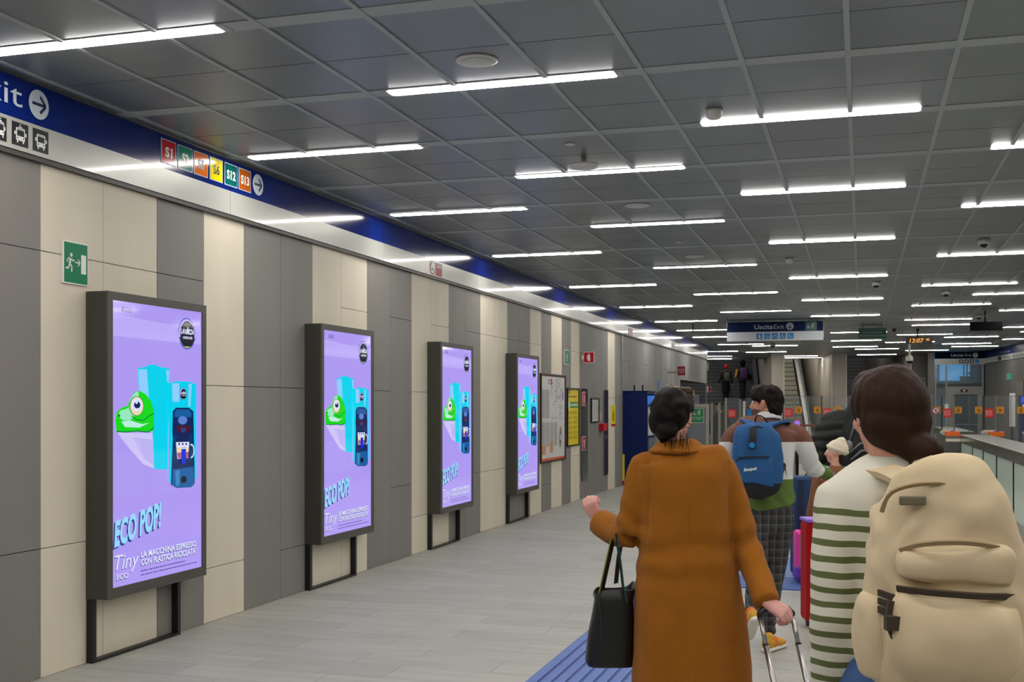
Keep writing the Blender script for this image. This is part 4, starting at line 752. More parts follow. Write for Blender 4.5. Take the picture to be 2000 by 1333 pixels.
A.text('i  Via Cassala', 0, 3.29, .05, lt2, 1, w_=1.6); A.rect(0, .45, 3.07, 3.2, dkk, 1); A.text('Via Emilio Motta', .8, 3.09, .09, mat('grey_lettering', (60, 60, 64), .5), 1, w_=4.6, bold=.01); tag(A.done('street_lettering'), 'faint grey street lettering on the band of the right wall', 'lettering')
p = at(1972, 33); t = thing('white_information_panel', 'tall narrow white panel behind the last gates at the right', 'panel', (p.x, p.y, 0)); bm = bmn(); box(bm, 0, .15, 0, .05, 1.0, 1.96); mk('panel', bm, signw, t); bm = bmn(); box(bm, .04, .1, .02, .06, 0, 1.0); mk('post', bm, gd, t)
p = at(1992, 30); t = thing('ticket_machine', 'ticket machine with glowing blue header at the right edge beyond the gates', 'ticket machine', (p.x, p.y, 0)); bm = bmn(); box(bm, 0, .6, 0, .4, 0, 1.86, bev=.01); mk('cabinet', bm, navy, t); bm = bmn(); box(bm, .03, .57, -.02, 0, 1.68, 1.84); mk('header_light', bm, mat('machine_header', (20, 90, 220), .3, emit=1.), t); bm = bmn(); box(bm, .06, .54, -.02, 0, 1.52, 1.64); mk('display', bm, mat('machine_pale', (200, 210, 225), .3, emit=.6), t)
p = at(1845, 36); t = thing('notice_stand', 'small white notice on a slim stand before the lift', 'notice', (p.x, p.y, 0)); bm = bmn(); box(bm, 0, .11, 0, .01, 1.42, 1.66); mk('sheet', bm, paper, t); bm = bmn(); cyl(bm, (.05, .02, 0), (.05, .02, 1.5), .01); box(bm, -.05, .16, -.05, .1, 0, .02); mk('stand', bm, steel, t)
# recess poster, first aid signs at stair
p = at(1356, 38.5); t = thing('framed_poster', 'pale violet framed poster on the dark recess wall above the green gate sign', 'poster', (p.x, p.y, 0)); bm = bmn(); box(bm, 0, .18, 0, .03, 1.25, 1.98); mk('panel', bm, mat('poster_violet', (172, 168, 190), .4), t); bm = bmn(); box(bm, -.02, .0, -.01, .04, .0, 2.0); box(bm, .18, .2, -.01, .04, 0, 2.0); mk('frame', bm, gd, t)
p = at(1381, 38); bm = bmn(); box(bm, 0, .13, 0, .015, 2.05, 2.24); o = mk('hydrant_sign', bm, signw); o.location = p; A = Art((0, 0, 0), (1, 0, 0), (0, 0, 1), .001); A.rect(.045, .12, 2.06, 2.23, red, 1); A.done('symbol', o); tag(o, 'small red and white sign just past the end of the left wall', 'sign')
bm = bmn(); box(bm, .0, .06, 0, .1, 2.76, 3.0); o = mk('emergency_light', bm, white); o.location = at(1379.5, 37.5); tag(o, 'small white emergency light high beside the wide staircase', 'light fitting')
p = at(1294, 33); bm = bmn(); box(bm, W_X, W_X + .02, 27.0, 27.5, 1.95, 2.2); tag(mk('service_panel', bm, mat('steel_blue_panel', (130, 160, 215), .3, emit=.2)), 'small pale blue lit panel on the left wall by the recess', 'panel')
# red belt barrier at the foot of the escalator
t = thing('belt_barrier', 'red belt barrier across the foot of the escalator', 'barrier', SM @ Vector((3.0, 44.2, 0)), R(7.5))
for x in (0, 1.2): bm = bmn(); cyl(bm, (x, 0, 0), (x, 0, .95), .025); cyl(bm, (x, 0, 0), (x, 0, .02), .12); mk('post', bm, gd, t)
bm = bmn(); box(bm, 0, 1.2, -.01, .01, .82, .90); mk('belt', bm, red, t)
# ================================================================ organic forms: lofts and balls fused by a voxel remesh, then smoothed
def loft(bm, path, ref=(1, 0, 0), n=20, p=2.0, sub=3):
    # path rows (x, y, z, a, b): a = half width along ref, b = half depth; superellipse power p
    P_ = np.array(path, float); k = len(P_); out = []
    for i in range(k - 1):
        p0, p1, p2, p3 = P_[max(i - 1, 0)], P_[i], P_[i + 1], P_[min(i + 2, k - 1)]
        for s in range(sub):
            t = s / sub; out.append(0.5 * ((2 * p1) + (-p0 + p2) * t + (2 * p0 - 5 * p1 + 4 * p2 - p3) * t * t + (-p0 + 3 * p1 - 3 * p2 + p3) * t ** 3))
    out.append(P_[-1]); out = np.array(out); rings = []
    for i, q in enumerate(out):
        c = Vector(q[:3]); t = Vector(out[min(i + 1, len(out) - 1)][:3] - out[max(i - 1, 0)][:3]).normalized()
        a = Vector(ref); a = (a - t * a.dot(t)).normalized(); b_ = t.cross(a); ring = []
        for j in range(n):
            th = 2 * math.pi * j / n; cs, sn = math.cos(th), math.sin(th)
            ring.append(bm.verts.new(c + a * (math.copysign(abs(cs) ** (2 / p), cs) * max(q[3], .002)) + b_ * (math.copysign(abs(sn) ** (2 / p), sn) * max(q[4], .002))))
        rings.append(ring)
    for a, b_ in zip(rings, rings[1:]):
        for j in range(n): bm.faces.new((a[j], a[(j + 1) % n], b_[(j + 1) % n], b_[j]))
    for rg, i0, i1 in ((rings[0], 0, 1), (rings[-1], -1, -2)):        # small dome ends
        c = Vector(out[i0][:3]); d = (c - Vector(out[i1][:3])).normalized() * min(out[i0][3], out[i0][4]) * 0.45
        v = bm.verts.new(c + d)
        for j in range(n): bm.faces.new((rg[j], rg[(j + 1) % n], v))
def limb(bm, pts, rads, n=14): loft(bm, [(*p, r if not hasattr(r, '__len__') else r[0], r if not hasattr(r, '__len__') else r[1]) for p, r in zip(pts, rads)], ref=_perp(pts), n=n)
def _perp(pts):
    d = Vector(pts[-1]) - Vector(pts[0]); return (1, 0, 0) if abs(d.normalized().x) < 0.8 else (0, 1, 0)
def organic(name, build, voxel, smooth, mats, parent=None, disp=None, face=None, sfac=0.5):
    bm = bmesh.new(); build(bm); bmesh.ops.recalc_face_normals(bm, faces=bm.faces[:])
    me = bpy.data.meshes.new('tmp'); bm.to_mesh(me); bm.free(); o = bpy.data.objects.new('tmp', me); COL.objects.link(o)
    m = o.modifiers.new('r', 'REMESH'); m.mode = 'VOXEL'; m.voxel_size = voxel; m.adaptivity = 0
    if smooth: s = o.modifiers.new('s', 'SMOOTH'); s.factor = sfac; s.iterations = smooth
    dg = bpy.context.evaluated_depsgraph_get(); ev = o.evaluated_get(dg); m2 = bpy.data.meshes.new_from_object(ev, depsgraph=dg); bpy.data.objects.remove(o); bpy.data.meshes.remove(me)
    m2.name = name; m2.materials.clear()
    for mm in (mats if isinstance(mats, (list, tuple)) else [mats]): m2.materials.append(mm)
    nv = len(m2.vertices); co = np.empty(nv * 3, 'f'); m2.vertices.foreach_get('co', co); co = co.reshape(-1, 3)
    if disp:
        no = np.empty(nv * 3, 'f'); m2.vertices.foreach_get('normal', no) if False else None
        no = np.array([v.normal[:] for v in m2.vertices]); d = disp(co, no); co = co + (no * d[:, None] if d.ndim == 1 else d); m2.vertices.foreach_set('co', co.astype('f').ravel())
    m2.polygons.foreach_set('use_smooth', [True] * len(m2.polygons))
    if face:
        c = np.array([p.center[:] for p in m2.polygons]); m2.polygons.foreach_set('material_index', face(c).astype(int))
    m2.update(); o = bpy.data.objects.new(name, m2); COL.objects.link(o)
    if parent is not None: o.parent = parent
    return o
def nz(co, s, seed=0.0, st=(1, 1, 1)):             # cheap smooth noise on arrays, about -1..1
    x, y, z = co[:, 0] * s * st[0] + seed, co[:, 1] * s * st[1] + seed * 1.7, co[:, 2] * s * st[2] - seed
    return (np.sin(x * 1.3 + np.sin(y * 1.7 + z * .6) * 1.4) + np.sin(y * 1.9 + np.sin(z * 1.1 + x * .9) * 1.6) + np.sin(z * 1.5 + np.sin(x * 1.6 - y) * 1.5)) / 3
def gauss(co, c, r): d = (co - np.array(c)) / np.array(r); return np.exp(-(d ** 2).sum(1))
skin = mat('skin_light', (214, 158, 136), 0.5, vary=0.06, vscale=14); skin.node_tree.nodes['Principled BSDF'].inputs['Subsurface Weight'].default_value = 0.08
skin_pink = mat('skin_pinkish', (214, 156, 146), 0.5, vary=0.08, vscale=30); skin_tan = mat('skin_tan', (196, 138, 112), 0.5, vary=.06, vscale=14)
def hand(bm, wrist, f, n, side=1, curl=(85, 95, 55), spread=0.0, sc=1.0, thumb=(0.5, 0.75, -0.35), tcurl=30):
    # wrist point, f finger direction, n back-of-hand direction, side +1: thumb towards f x n
    w0 = Vector(wrist); f = Vector(f).normalized(); n = Vector(n); n = (n - f * n.dot(f)).normalized(); s = f.cross(n) * side
    q = lambda a, b_, c: w0 + f * a * sc + s * b_ * sc + n * c * sc
    loft(bm, [(*q(-.012, 0, 0), .022 * sc, .017 * sc), (*q(.0, 0, 0), .027 * sc, .019 * sc), (*q(.035, 0, .002), .036 * sc, .018 * sc), (*q(.075, 0, .002), .040 * sc, .015 * sc), (*q(.09, 0, 0), .038 * sc, .012 * sc)], ref=tuple(s), n=16, p=2.6)
    seg = [(.040, .024, .020), (.044, .028, .022), (.042, .026, .021), (.032, .020, .018)]
    for i in range(4):
        b0 = (1.5 - i) * .0208; p = q(.088 - abs(i - 1) * .003, b0, -.001); pts = [q(.06, b0 * .9, -.001), p]; ang = 0
        for L, c in zip(seg[i], curl):
            ang += R(c + 4 * (i - 1)); d = f * math.cos(ang) - n * math.sin(ang) + s * spread * (1.5 - i) * .1; p = p + d.normalized() * L * sc; pts.append(p)
        limb(bm, pts, [.0095 * sc, .0112 * sc, .0100 * sc, .0090 * sc, .0072 * sc], n=10)
    d1 = (f * thumb[0] + s * thumb[1] + n * thumb[2]).normalized(); p0 = q(.018, .018, -.006); p1 = p0 + d1 * .042 * sc; d2 = (d1 * math.cos(R(tcurl)) + (f * .6 - s * .6 - n * .5).normalized() * math.sin(R(tcurl))).normalized(); p2 = p1 + d2 * .032 * sc; p3 = p2 + d2 * .025 * sc
    limb(bm, [p0, p1, p2, p3], [.016 * sc, .0125 * sc, .0105 * sc, .008 * sc], n=10)
def head(bm, c, yaw=0.0, pitch=0.0, s=1.0, face=True):
    # c = centre of the skull; local +Y is the way the face looks
    M = Matrix.Translation(c) @ Matrix.Rotation(yaw, 4, 'Z') @ Matrix.Rotation(pitch, 4, 'X') @ Matrix.Scale(s, 4)
    r3 = M.to_3x3().normalized()
    def b(p, r):
        ball(bm, M @ Vector(p), (r[0] * s, r[1] * s, r[2] * s), M=r3, n=18)
    b((0, -.008, .02), (.074, .094, .092)); b((0, .022, -.03), (.060, .066, .085)); b((0, .045, -.085), (.036, .040, .030)); b((0, .07, -.012), (.042, .025, .05))
    limb(bm, [M @ Vector((0, .086, .018)), M @ Vector((0, .103, -.012)), M @ Vector((0, .108, -.030))], [.008 * s, .012 * s, .013 * s], n=8)
    b((0, .088, -.034), (.018, .014, .009)); b((0, .082, -.058), (.022, .013, .007)); b((0, .080, -.068), (.019, .012, .007)); b((-.03, .074, .032), (.026, .012, .009)); b((.03, .074, .032), (.026, .012, .009)); b((-.042, .055, -.03), (.022, .022, .022)); b((.042, .055, -.03), (.022, .022, .022))
    for sx in (-1, 1):
        b((sx * .076, -.004, -.004), (.008, .018, .031)); b((sx * .083, -.010, .008), (.006, .014, .018)); b((sx * .078, .002, -.026), (.007, .010, .012))
        b((sx * .030, .076, .010), (.014, .012, .009))
    return M
def eyes(M, parent):
    bm = bmn()
    for sx in (-1, 1):
        ball(bm, M @ Vector((sx * .030, .078, .010)), .0115, 0, n=12); ball(bm, M @ Vector((sx * .030, .0855, .010)), .0055, 1, n=10)
    mk('eyes', bm, [signw, mat('iris_brown', (50, 30, 20), .2)], parent)
def hairmat(name, rgb):
    m = mat(name, rgb, 0.6, spec=.14); nt = m.node_tree; b = nt.nodes['Principled BSDF']; tc = nt.nodes.new('ShaderNodeTexCoord'); mp = nt.nodes.new('ShaderNodeMapping'); mp.inputs['Scale'].default_value = (1, 1, .25)
    n = nt.nodes.new('ShaderNodeTexNoise'); n.inputs['Scale'].default_value = 130; n.inputs['Detail'].default_value = 3; bp = nt.nodes.new('ShaderNodeBump'); bp.inputs['Strength'].default_value = .5; bp.inputs['Distance'].default_value = .004
    nt.links.new(tc.outputs['Object'], mp.inputs[0]); nt.links.new(mp.outputs[0], n.inputs['Vector']); nt.links.new(n.outputs['Fac'], bp.inputs['Height']); nt.links.new(bp.outputs[0], b.inputs['Normal'])
    r = nt.nodes.new('ShaderNodeMapRange'); r.inputs['To Min'].default_value = .6; r.inputs['To Max'].default_value = 1.7; nt.links.new(n.outputs['Fac'], r.inputs['Value']); v = nt.nodes.new('ShaderNodeVectorMath'); v.operation = 'SCALE'; v.inputs[0].default_value = lin(rgb)[:3]
    nt.links.new(r.outputs[0], v.inputs['Scale']); nt.links.new(v.outputs[0], b.inputs['Base Color']); return m
def person(label, px, d, rz=YAW):
    """stands with its origin on the floor; local x right, y forward"""
    p = at(px, d); return thing('person', label, 'person', (p.x, p.y, 0), rz)
def shoe(name, par, x, y, z, L=.27, yaw=0.0, pitch=0.0, up=None, sole=None, acc=None):
    M = Matrix.Translation((x, y, z)) @ Matrix.Rotation(yaw, 4, 'Z') @ Matrix.Translation((0, .10, .0)) @ Matrix.Rotation(pitch, 4, 'X') @ Matrix.Translation((0, -.10, 0))
    k = L / .27
    def b1(bm):
        for p, r in (((0, -.045, .055), (.036, .045, .05)), ((0, .02, .052), (.040, .06, .045)), ((0, .09, .04), (.045, .06, .036)), ((0, .135, .034), (.043, .05, .028)), ((0, -.03, .095), (.034, .04, .03))): ball(bm, M @ (Vector(p) * k), tuple(v * k for v in r), M=M.to_3x3(), n=14)
    o = organic(name, b1, .006, 4, [up, acc or up], par, face=lambda c: ((c[:, 2] - z > .04) & (np.sin((c[:, 1]) * 60) > .2)) * (1 if acc else 0))
    def b2(bm): loft(bm, [(*(M @ (Vector(p) * k)), a * k, .014 * k) for p, a in (((0, -.088, .014), .02), ((0, -.07, .014), .036), ((0, 0, .014), .038), ((0, .09, .014), .048), ((0, .15, .014), .046), ((0, .183, .016), .026))], ref=tuple(M.to_3x3() @ Vector((1, 0, 0))), n=14, p=3)
    organic('sole', b2, .005, 2, sole, o); return o
# ================================================================ woman in the camel coat
WD = 4.75; WPX = 1335.0
def wp(px, py, dy=0.0):                            # local point of a body standing at depth WD
    d = WD + dy; return (((px - 1000) * d - (WPX - 1000) * WD) / FPX, dy, EYE + (HOR - py) * d / FPX)
s_ = WD / FPX
woman = person('woman seen from behind in a long camel coat, dark hair pinned up, pulling a suitcase', WPX, WD)
coat_m = mat('camel_wool', (160, 98, 26), 0.9, vary=0.09, vscale=7, bump=0.6, bscale=260, sheen=0.08, spec=.12)
def crow(py, cpx, hw, hd, dy=0.0): x, y, z = wp(cpx, py, dy); return (x, y, z, hw * s_, hd)
EL = wp(1232, 1040, .03); CL = wp(1171, 1020, .22); SL = wp(1262, 922); SR = wp(1408, 920); ER = wp(1456, 1060, -.03); CRR = wp(1498, 1176, -.20)
def b_coat(bm):
    loft(bm, [crow(872, 1326, 36, .062), crow(884, 1328, 66, .082), crow(896, 1331, 92, .10), crow(922, 1333, 96, .125), crow(980, 1336, 90, .135), crow(1060, 1338, 91, .135), crow(1130, 1341, 101, .145), crow(1230, 1345, 110, .155), crow(1310, 1346, 116, .165), crow(1350, 1347, 118, .165)], n=36, p=2.5)
    limb(bm, [wp(1275, 905), wp(1254, 912), wp(1244, 960, .0), EL], [.050, .052, .056, .066]); ball(bm, wp(1251, 905), (.042, .055, .036))
    limb(bm, [EL, wp(1205, 1040, .12), CL], [.066, .064, .060])
    limb(bm, [wp(1390, 903), wp(1412, 912), wp(1436, 985, -.01), ER], [.050, .054, .060, .060]); ball(bm, wp(1413, 904), (.042, .055, .036))
    limb(bm, [ER, wp(1478, 1120, -.11), CRR], [.060, .056, .053])
def d_coat(co, no):
    d = nz(co, 9, 1.0, (1, 1, .5)) * .004 + .0018 * nz(co, 26, 4)
    zl = co[:, 2]
    # folds: elbows, waist, back skirt
    for c, k_, ax in ((EL, 70, (.4, 0, 1)), (ER, 60, (.35, 0, -1))):
        g = gauss(co, (c[0], c[1], c[2] + .01), (.10, .14, .12)); d += g * .0065 * np.sin(k_ * (co[:, 0] * ax[0] + co[:, 2] * ax[2]) + 2 * nz(co, 14, 3))
    g = np.exp(-((zl - .98) / .12) ** 2) * (np.abs(co[:, 0]) < .2); d += g * .006 * np.sin(48 * zl + 6 * co[:, 0] + 2 * nz(co, 8, 2))
    d += np.clip((1.0 - zl) / .4, 0, 1) * .009 * np.sin(30 * co[:, 0] + 2 * nz(co, 3, 5)) * (np.abs(co[:, 0]) < .3)
    # centre back seam and armhole seams (grooves)
    back = no[:, 1] < -.3; cx = .0 + (1.35 - zl) * .022
    d -= back * .006 * np.exp(-((co[:, 0] - cx) / .005) ** 2) * (zl < 1.40)
    for sx, x0 in ((-1, (1262 - WPX) * s_), (1, (1417 - WPX) * s_)):
        xx = x0 + sx * .006 * (1.38 - zl) * 3; d -= .007 * np.exp(-((co[:, 0] - xx) / .0065) ** 2) * (zl > 1.05) * (zl < 1.37) * back
    d += .006 * gauss(co, wp(1300, 930), (.05, .2, .05)) + .006 * gauss(co, wp(1372, 930), (.05, .2, .05))
    return d
coat = organic('coat', b_coat, .0075, 4, coat_m, woman, disp=d_coat)
# collar: a turned-down band, wide at the shoulders, high at the nape
def b_col(bm):
    P2 = []
    for i in range(15):
        t = R(-115 + 230 * i / 14); x = math.sin(t); y = -math.cos(t); P2.append((x, y))
    rings = []
    for x, y in P2:
        dn = max(0, y + .2) * .05
        c = wp(1325, 868); o1 = Vector((c[0] + x * .060, y * .062 + .01, c[2] + .026 - dn)); o2 = Vector((c[0] + x * .088, y * .085 + .01, c[2] + .012 - dn)); o3 = Vector((c[0] + x * .128, y * .122 + .012, c[2] - .026 - dn)); o4 = Vector((c[0] + x * .118, y * .112 + .012, c[2] - .040 - dn)); o5 = Vector((c[0] + x * .056, y * .058 + .01, c[2] - .03 - dn))
        rings.append([bm.verts.new(v) for v in (o1, o2, o3, o4, o5)])
    for a, b_ in zip(rings, rings[1:]):
        for k in range(5): bm.faces.new((a[k], a[(k + 1) % 5], b_[(k + 1) % 5], b_[k]))
    bm.faces.new(rings[0]); bm.faces.new(rings[-1])
organic('collar', b_col, .005, 3, coat_m, woman)
# cuffs' inner openings are covered by the wrists; body inside
HC = wp(1313, 812)
HM = [None]
def b_wbody(bm):
    HM[0] = head(bm, (HC[0] + .0, .0, HC[2]), yaw=R(-30), s=.98)
    c = wp(1325, 868); limb(bm, [(HC[0], -.012, HC[2] - .04), (HC[0] + .006, -.012, HC[2] - .10), (c[0], -.005, c[2] - .05)], [.050, .049, .06])
    loft(bm, [(0, 0, 1.40, .10, .06), (0, 0, 1.32, .13, .08), (0, 0, 1.15, .12, .08), (0, 0, 1.0, .12, .085), (0, 0, .9, .14, .09), (0, 0, .80, .13, .09)], n=20)
    for sx, fy in ((-1, .10), (1, -.12)):
        limb(bm, [(sx * .075, 0, .86), (sx * .08, fy * .4, .50), (sx * .08, fy * .6, .30), (sx * .08, fy * 1.2, .08)], [.075, .052, .050, .036]); limb(bm, [(sx * .08, fy * 1.2 - .03, .05), (sx * .08, fy * 1.2 + .06, .045), (sx * .08, fy * 1.2 + .13, .035)], [.034, .036, .03])
    limb(bm, [(-.13, 0, 1.33), Vector(EL) + Vector((-.005, .02, .01)), CL], [.032, .022, .030]); limb(bm, [(.13, 0, 1.33), ER, CRR], [.032, .022, .028])
    # left fist, thumb side up
    wl = Vector(CL) + Vector((-.006, .010, .010)); hand(bm, wl, (-.34, .05, .66), (-.62, -.72, .25), side=-1, curl=(48, 92, 70), sc=.88, thumb=(.75, .35, -.55), tcurl=45)
    # right hand round the handle, back of the hand up and to the camera
    wr = Vector(CRR) + Vector((-.004, -.010, .000)); hand(bm, wr, (.70, -.30, -.42), (.12, -.70, .68), side=-1, curl=(40, 78, 60), sc=.92, thumb=(.6, .25, -.8), tcurl=30)
skinw = organic('body', b_wbody, .0042, 1, [skin_pink, mat('black_tights', (16, 16, 18), .8)], woman, face=lambda c: (c[:, 2] < .85) & (np.abs(c[:, 0]) < .25) & (c[:, 2] < .7))
eyes(HM[0], woman)
hair_d = hairmat('hair_near_black', (17, 13, 13))
def b_whair(bm):
    c = Vector((HC[0], 0, HC[2])); M3 = Matrix.Rotation(R(-22), 3, 'Z')
    def b(p, r): ball(bm, c + M3 @ Vector(p), r, M=M3, n=20)
    b((0, -.018, .022), (.086, .098, .094)); b((-.020, -.055, -.02), (.064, .055, .075)); b((-.012, -.062, -.065), (.046, .035, .035)); b((0, -.03, .07), (.07, .07, .045)); b((-.012, -.085, .01), (.055, .035, .05)); b((.0, -.088, -.055), (.044, .03, .035)); b((0, .035, .06), (.07, .05, .045)); b((-.02, -.05, -.085), (.035, .03, .03)); b((.066, .01, .045), (.024, .05, .045)); b((-.07, -.02, .01), (.02, .045, .06))
def d_hair(co, no): r = nz(co, 55, 2, (1, 1, .6)); r2 = nz(co, 130, 4, (1, 1, .3)); a = np.arctan2(co[:, 2] - HC[2] - .01, co[:, 0] - HC[0] + .01); rr = np.hypot(co[:, 2] - HC[2], co[:, 0] - HC[0]); return .0035 * r + .0016 * r2 + .003 * np.sin(a * 3 + rr * 90)
hr = organic('hair', b_whair, .005, 3, hair_d, woman, disp=d_hair)
bm = bmn(); rnd = random.Random(3)
for i in range(70):                                # loose strands at nape and crown
    if i < 44: p = Vector((HC[0] + .01 + rnd.uniform(-.045, .05), -.075 + rnd.uniform(-.02, .02), HC[2] - .075 + rnd.uniform(-.02, .02))); v = Vector((rnd.uniform(-.3, .3), -.25, -1)); L = rnd.uniform(.03, .10)
    else: t_ = rnd.uniform(0, 6.28); p = Vector((HC[0] + .082 * math.cos(t_), -.02, HC[2] + .02 + .09 * math.sin(t_))); v = Vector((math.cos(t_) * .4 + rnd.uniform(-.6, .6), rnd.uniform(-.5, .3), math.sin(t_) * .4 + rnd.uniform(-.5, .5))); L = rnd.uniform(.015, .035)
    w_ = rnd.uniform(-1, 1); pts = [p + v.normalized() * L * k / 5 + Vector((math.sin(k * 1.2 + i) * .005 * w_, 0, 0)) for k in range(6)]; tube(bm, pts, [.0011, .001, .001, .0009, .0007, .0003], n=4)
mk('hair_strands', bm, hair_d, hr)
# sunglasses pushed up on the head
sg = thing('sunglasses', 'brown sunglasses with thin gold temples pushed up on the dark-haired woman\'s head', 'sunglasses', woman.location, YAW)
gold = mat('gold_metal', (224, 180, 100), .25, 1.0); lens = mat('brown_lens', (48, 26, 14), .35, 0, spec=.2)
for cx in (1304, 1339):
    bm = bmn(); c = Vector(wp(cx, 764, .055)); ball(bm, c, (.0315, .010, .022), 0, M=Matrix.Rotation(R(-35), 3, 'X'), n=20); mk('lens', bm, lens, sg)
bm = bmn(); tube(bm, [wp(1316, 758, .06), wp(1321, 756, .062), wp(1327, 757, .06)], .002); mk('bridge', bm, gold, sg)
for pts in ([wp(1354, 763, .05), wp(1355.5, 775, .01), wp(1350, 800, -.03), wp(1345, 822, -.07)], [wp(1287, 764, .05), wp(1281, 772, .01), wp(1276, 792, -.02)]):
    bm = bmn(); strap(bm, pts, .004, .002, (0, 0, 1)); strap(bm, [pts[0], pts[1]], .008, .004, (0, 1, 0)); mk('temple', bm, gold, sg)
# ring on the right hand
# ---------------------------------------------------------------- black tote bag on her forearm
tote = thing('tote_bag', 'black leather tote bag hanging from the left forearm of the woman in the camel coat', 'bag', woman.location, YAW)
leather = mat('black_leather', (17, 19, 19), 0.38, bump=.12, bscale=220, spec=.5)
def tp(px, py, dy): return Vector(wp(px, py, dy))
TD = .06
def b_tote():
    # open-topped bag: outer and inner walls
    bm = bmn(); rows = []
    prof = [(1300, 1192, 45, .055, TD), (1290, 1190, 48, .065, TD), (1240, 1193, 45, .07, TD), (1200, 1197, 41, .07, TD), (1170, 1199, 38, .068, TD), (1152, 1200, 42, .062, TD)]
    def ring(py, cx, hw, hd, dy, k=1.0, tilt=0.0, zo=0.0):
        c = tp(cx, py, dy); r = []
        for j in range(28):
            th = 2 * math.pi * j / 28; a, b_ = math.cos(th), math.sin(th); x = math.copysign(abs(a) ** .55, a) * hw * s_ * k; y = math.copysign(abs(b_) ** .6, b_) * hd * k
            r.append(bm.verts.new((c.x + x, c.y + y, c.z + zo + tilt * x + .012 * math.sin(3 * th + 1) * (tilt != 0))))
        return r
    for p in prof[:-1]: rows.append(ring(*p))
    rows.append(ring(*prof[-1], tilt=.20)); rows.append(ring(1150, 1200, 42, .062, TD, .93, .20)); rows.append(ring(1185, 1198, 38, .064, TD, .92, 0)); rows.append(ring(1285, 1192, 45, .06, TD, .92, 0))
    for a, b_ in zip(rows, rows[1:]):
        for k in range(28): f = bm.faces.new((a[k], a[(k + 1) % 28], b_[(k + 1) % 28], b_[k])); f.smooth = True
    bm.faces.new(rows[0]); bm.faces.new(rows[-1]); return bm
mk('bag_body', b_tote(), leather, tote)
edge = mat('teal_edge_paint', (36, 96, 92), .4); oli = mat('olive_edge', (110, 120, 30), .5)
top = tp(1204, 1030, TD); 
hp = [tp(1175, 1158, TD - .05), tp(1183, 1120, TD - .04), tp(1192, 1080, TD - .02), tp(1199, 1050, TD - .065 + .05), tp(1206, 1042, TD + .02), tp(1212, 1060, TD + .03), tp(1207, 1100, TD + .04), tp(1203, 1140, TD + .06)]
bm = bmn(); strap(bm, hp, .020, .005, (.8, .6, 0)); q = mk('handle', bm, leather, tote); 
bm = bmn(); strap(bm, [p + Vector((-.010, -.006, 0)) for p in hp[:4]], .003, .006, (.8, .6, 0)); mk('handle_edge', bm, oli, q)
hp2 = [tp(1222, 1178, TD - .075), tp(1217, 1150, TD - .074), tp(1211, 1100, TD - .07), tp(1206, 1065, TD - .075), tp(1203, 1043, TD - .055)]
bm = bmn(); strap(bm, hp2, .010, .005, (.55, .8, 0)); q = mk('handle', bm, leather, tote); bm = bmn(); strap(bm, [p + Vector((.004, -.006, 0)) for p in hp2], .003, .004, (.8, .5, 0)); mk('handle_edge', bm, edge, q)
bm = bmn(); strap(bm, [tp(1168, 1160, TD - .072), tp(1170, 1178, TD - .074), tp(1172, 1196, TD - .076)], .003, .003, (1, 0, 0)); strap(bm, [tp(1173, 1200, TD - .078), tp(1175, 1240, TD - .08), tp(1177, 1296, TD - .073)], .003, .003, (1, 0, 0)); mk('side_seam', bm, mat('dark_green_stitch', (24, 52, 42), .5), tote)
# ---------------------------------------------------------------- trolley suitcase she pulls (only handle and top show)
sc_ = thing('suitcase', 'black wheeled suitcase with steel telescopic handle held by the woman in the camel coat', 'suitcase', woman.location, YAW)
HD_ = -.212
def hp_(px, py, dy): return Vector(wp(px, py, dy))
pl_t, pr_t = hp_(1484.5, 1206, HD_), hp_(1547, 1204, HD_)
dirv = Vector((.0, -.42, -1)).normalized()
for nm, p0 in (('l', pl_t), ('r', pr_t)):
    k0 = p0 + Vector((.006, -.012, -.09)); bm = bmn()
    dv = Vector((.035, -.16, -.30)); cyl(bm, p0 + Vector((0, 0, .004)), p0 + dv * .34, .0095, 0, n=14); cyl(bm, p0 + dv * .33, p0 + dv * 1.5, .0115, 0, n=14); cyl(bm, p0 + dv * .325, p0 + dv * .34, .0125, 1, n=14); mk('telescopic_pole', bm, [chrome, black], sc_)
g1, g2 = pl_t, pr_t
bm = bmn(); tube(bm, [g1 + Vector((0, 0, -.012)), g1 + Vector((-.001, .0, .012)), g1 + Vector((.012, .002, .026)), (g1 + g2) / 2 + Vector((0, .004, .031)), g2 + Vector((-.014, .002, .027)), g2 + Vector((.0, 0, .012)), g2 + Vector((0, 0, -.012))], [.0105, .0125, .0135, .0135, .0135, .0125, .0105], n=12); mk('grip', bm, mat('grip_black_rubber', (22, 20, 22), .4), sc_)
dv = Vector((.035, -.16, -.30)); ctr = (pl_t + pr_t) / 2 + dv * 1.45
M_ = Matrix.Translation(ctr) @ Matrix.Rotation(R(-28), 4, 'X'); 
bm = bmn(); box(bm, -.19, .19, -.02, .22, -.56, .0, 0, M_, .035); mk('shell', bm, mat('suitcase_black_fabric', (18, 18, 20), .6, bump=.1, bscale=300), sc_, smooth=True)
bm = bmn(); tube(bm, [M_ @ Vector((-.06, .10, 0)), M_ @ Vector((-.05, .10, .025)), M_ @ Vector((.05, .10, .025)), M_ @ Vector((.06, .10, 0))], .011); mk('carry_handle', bm, black, sc_)
for sx in (-1, 1): bm = bmn(); c = M_ @ Vector((sx * .15, -.0, -.585)); cyl(bm, c - Vector((.014, 0, 0)), c + Vector((.014, 0, 0)), .035, n=18); mk('wheel', bm, black, sc_)
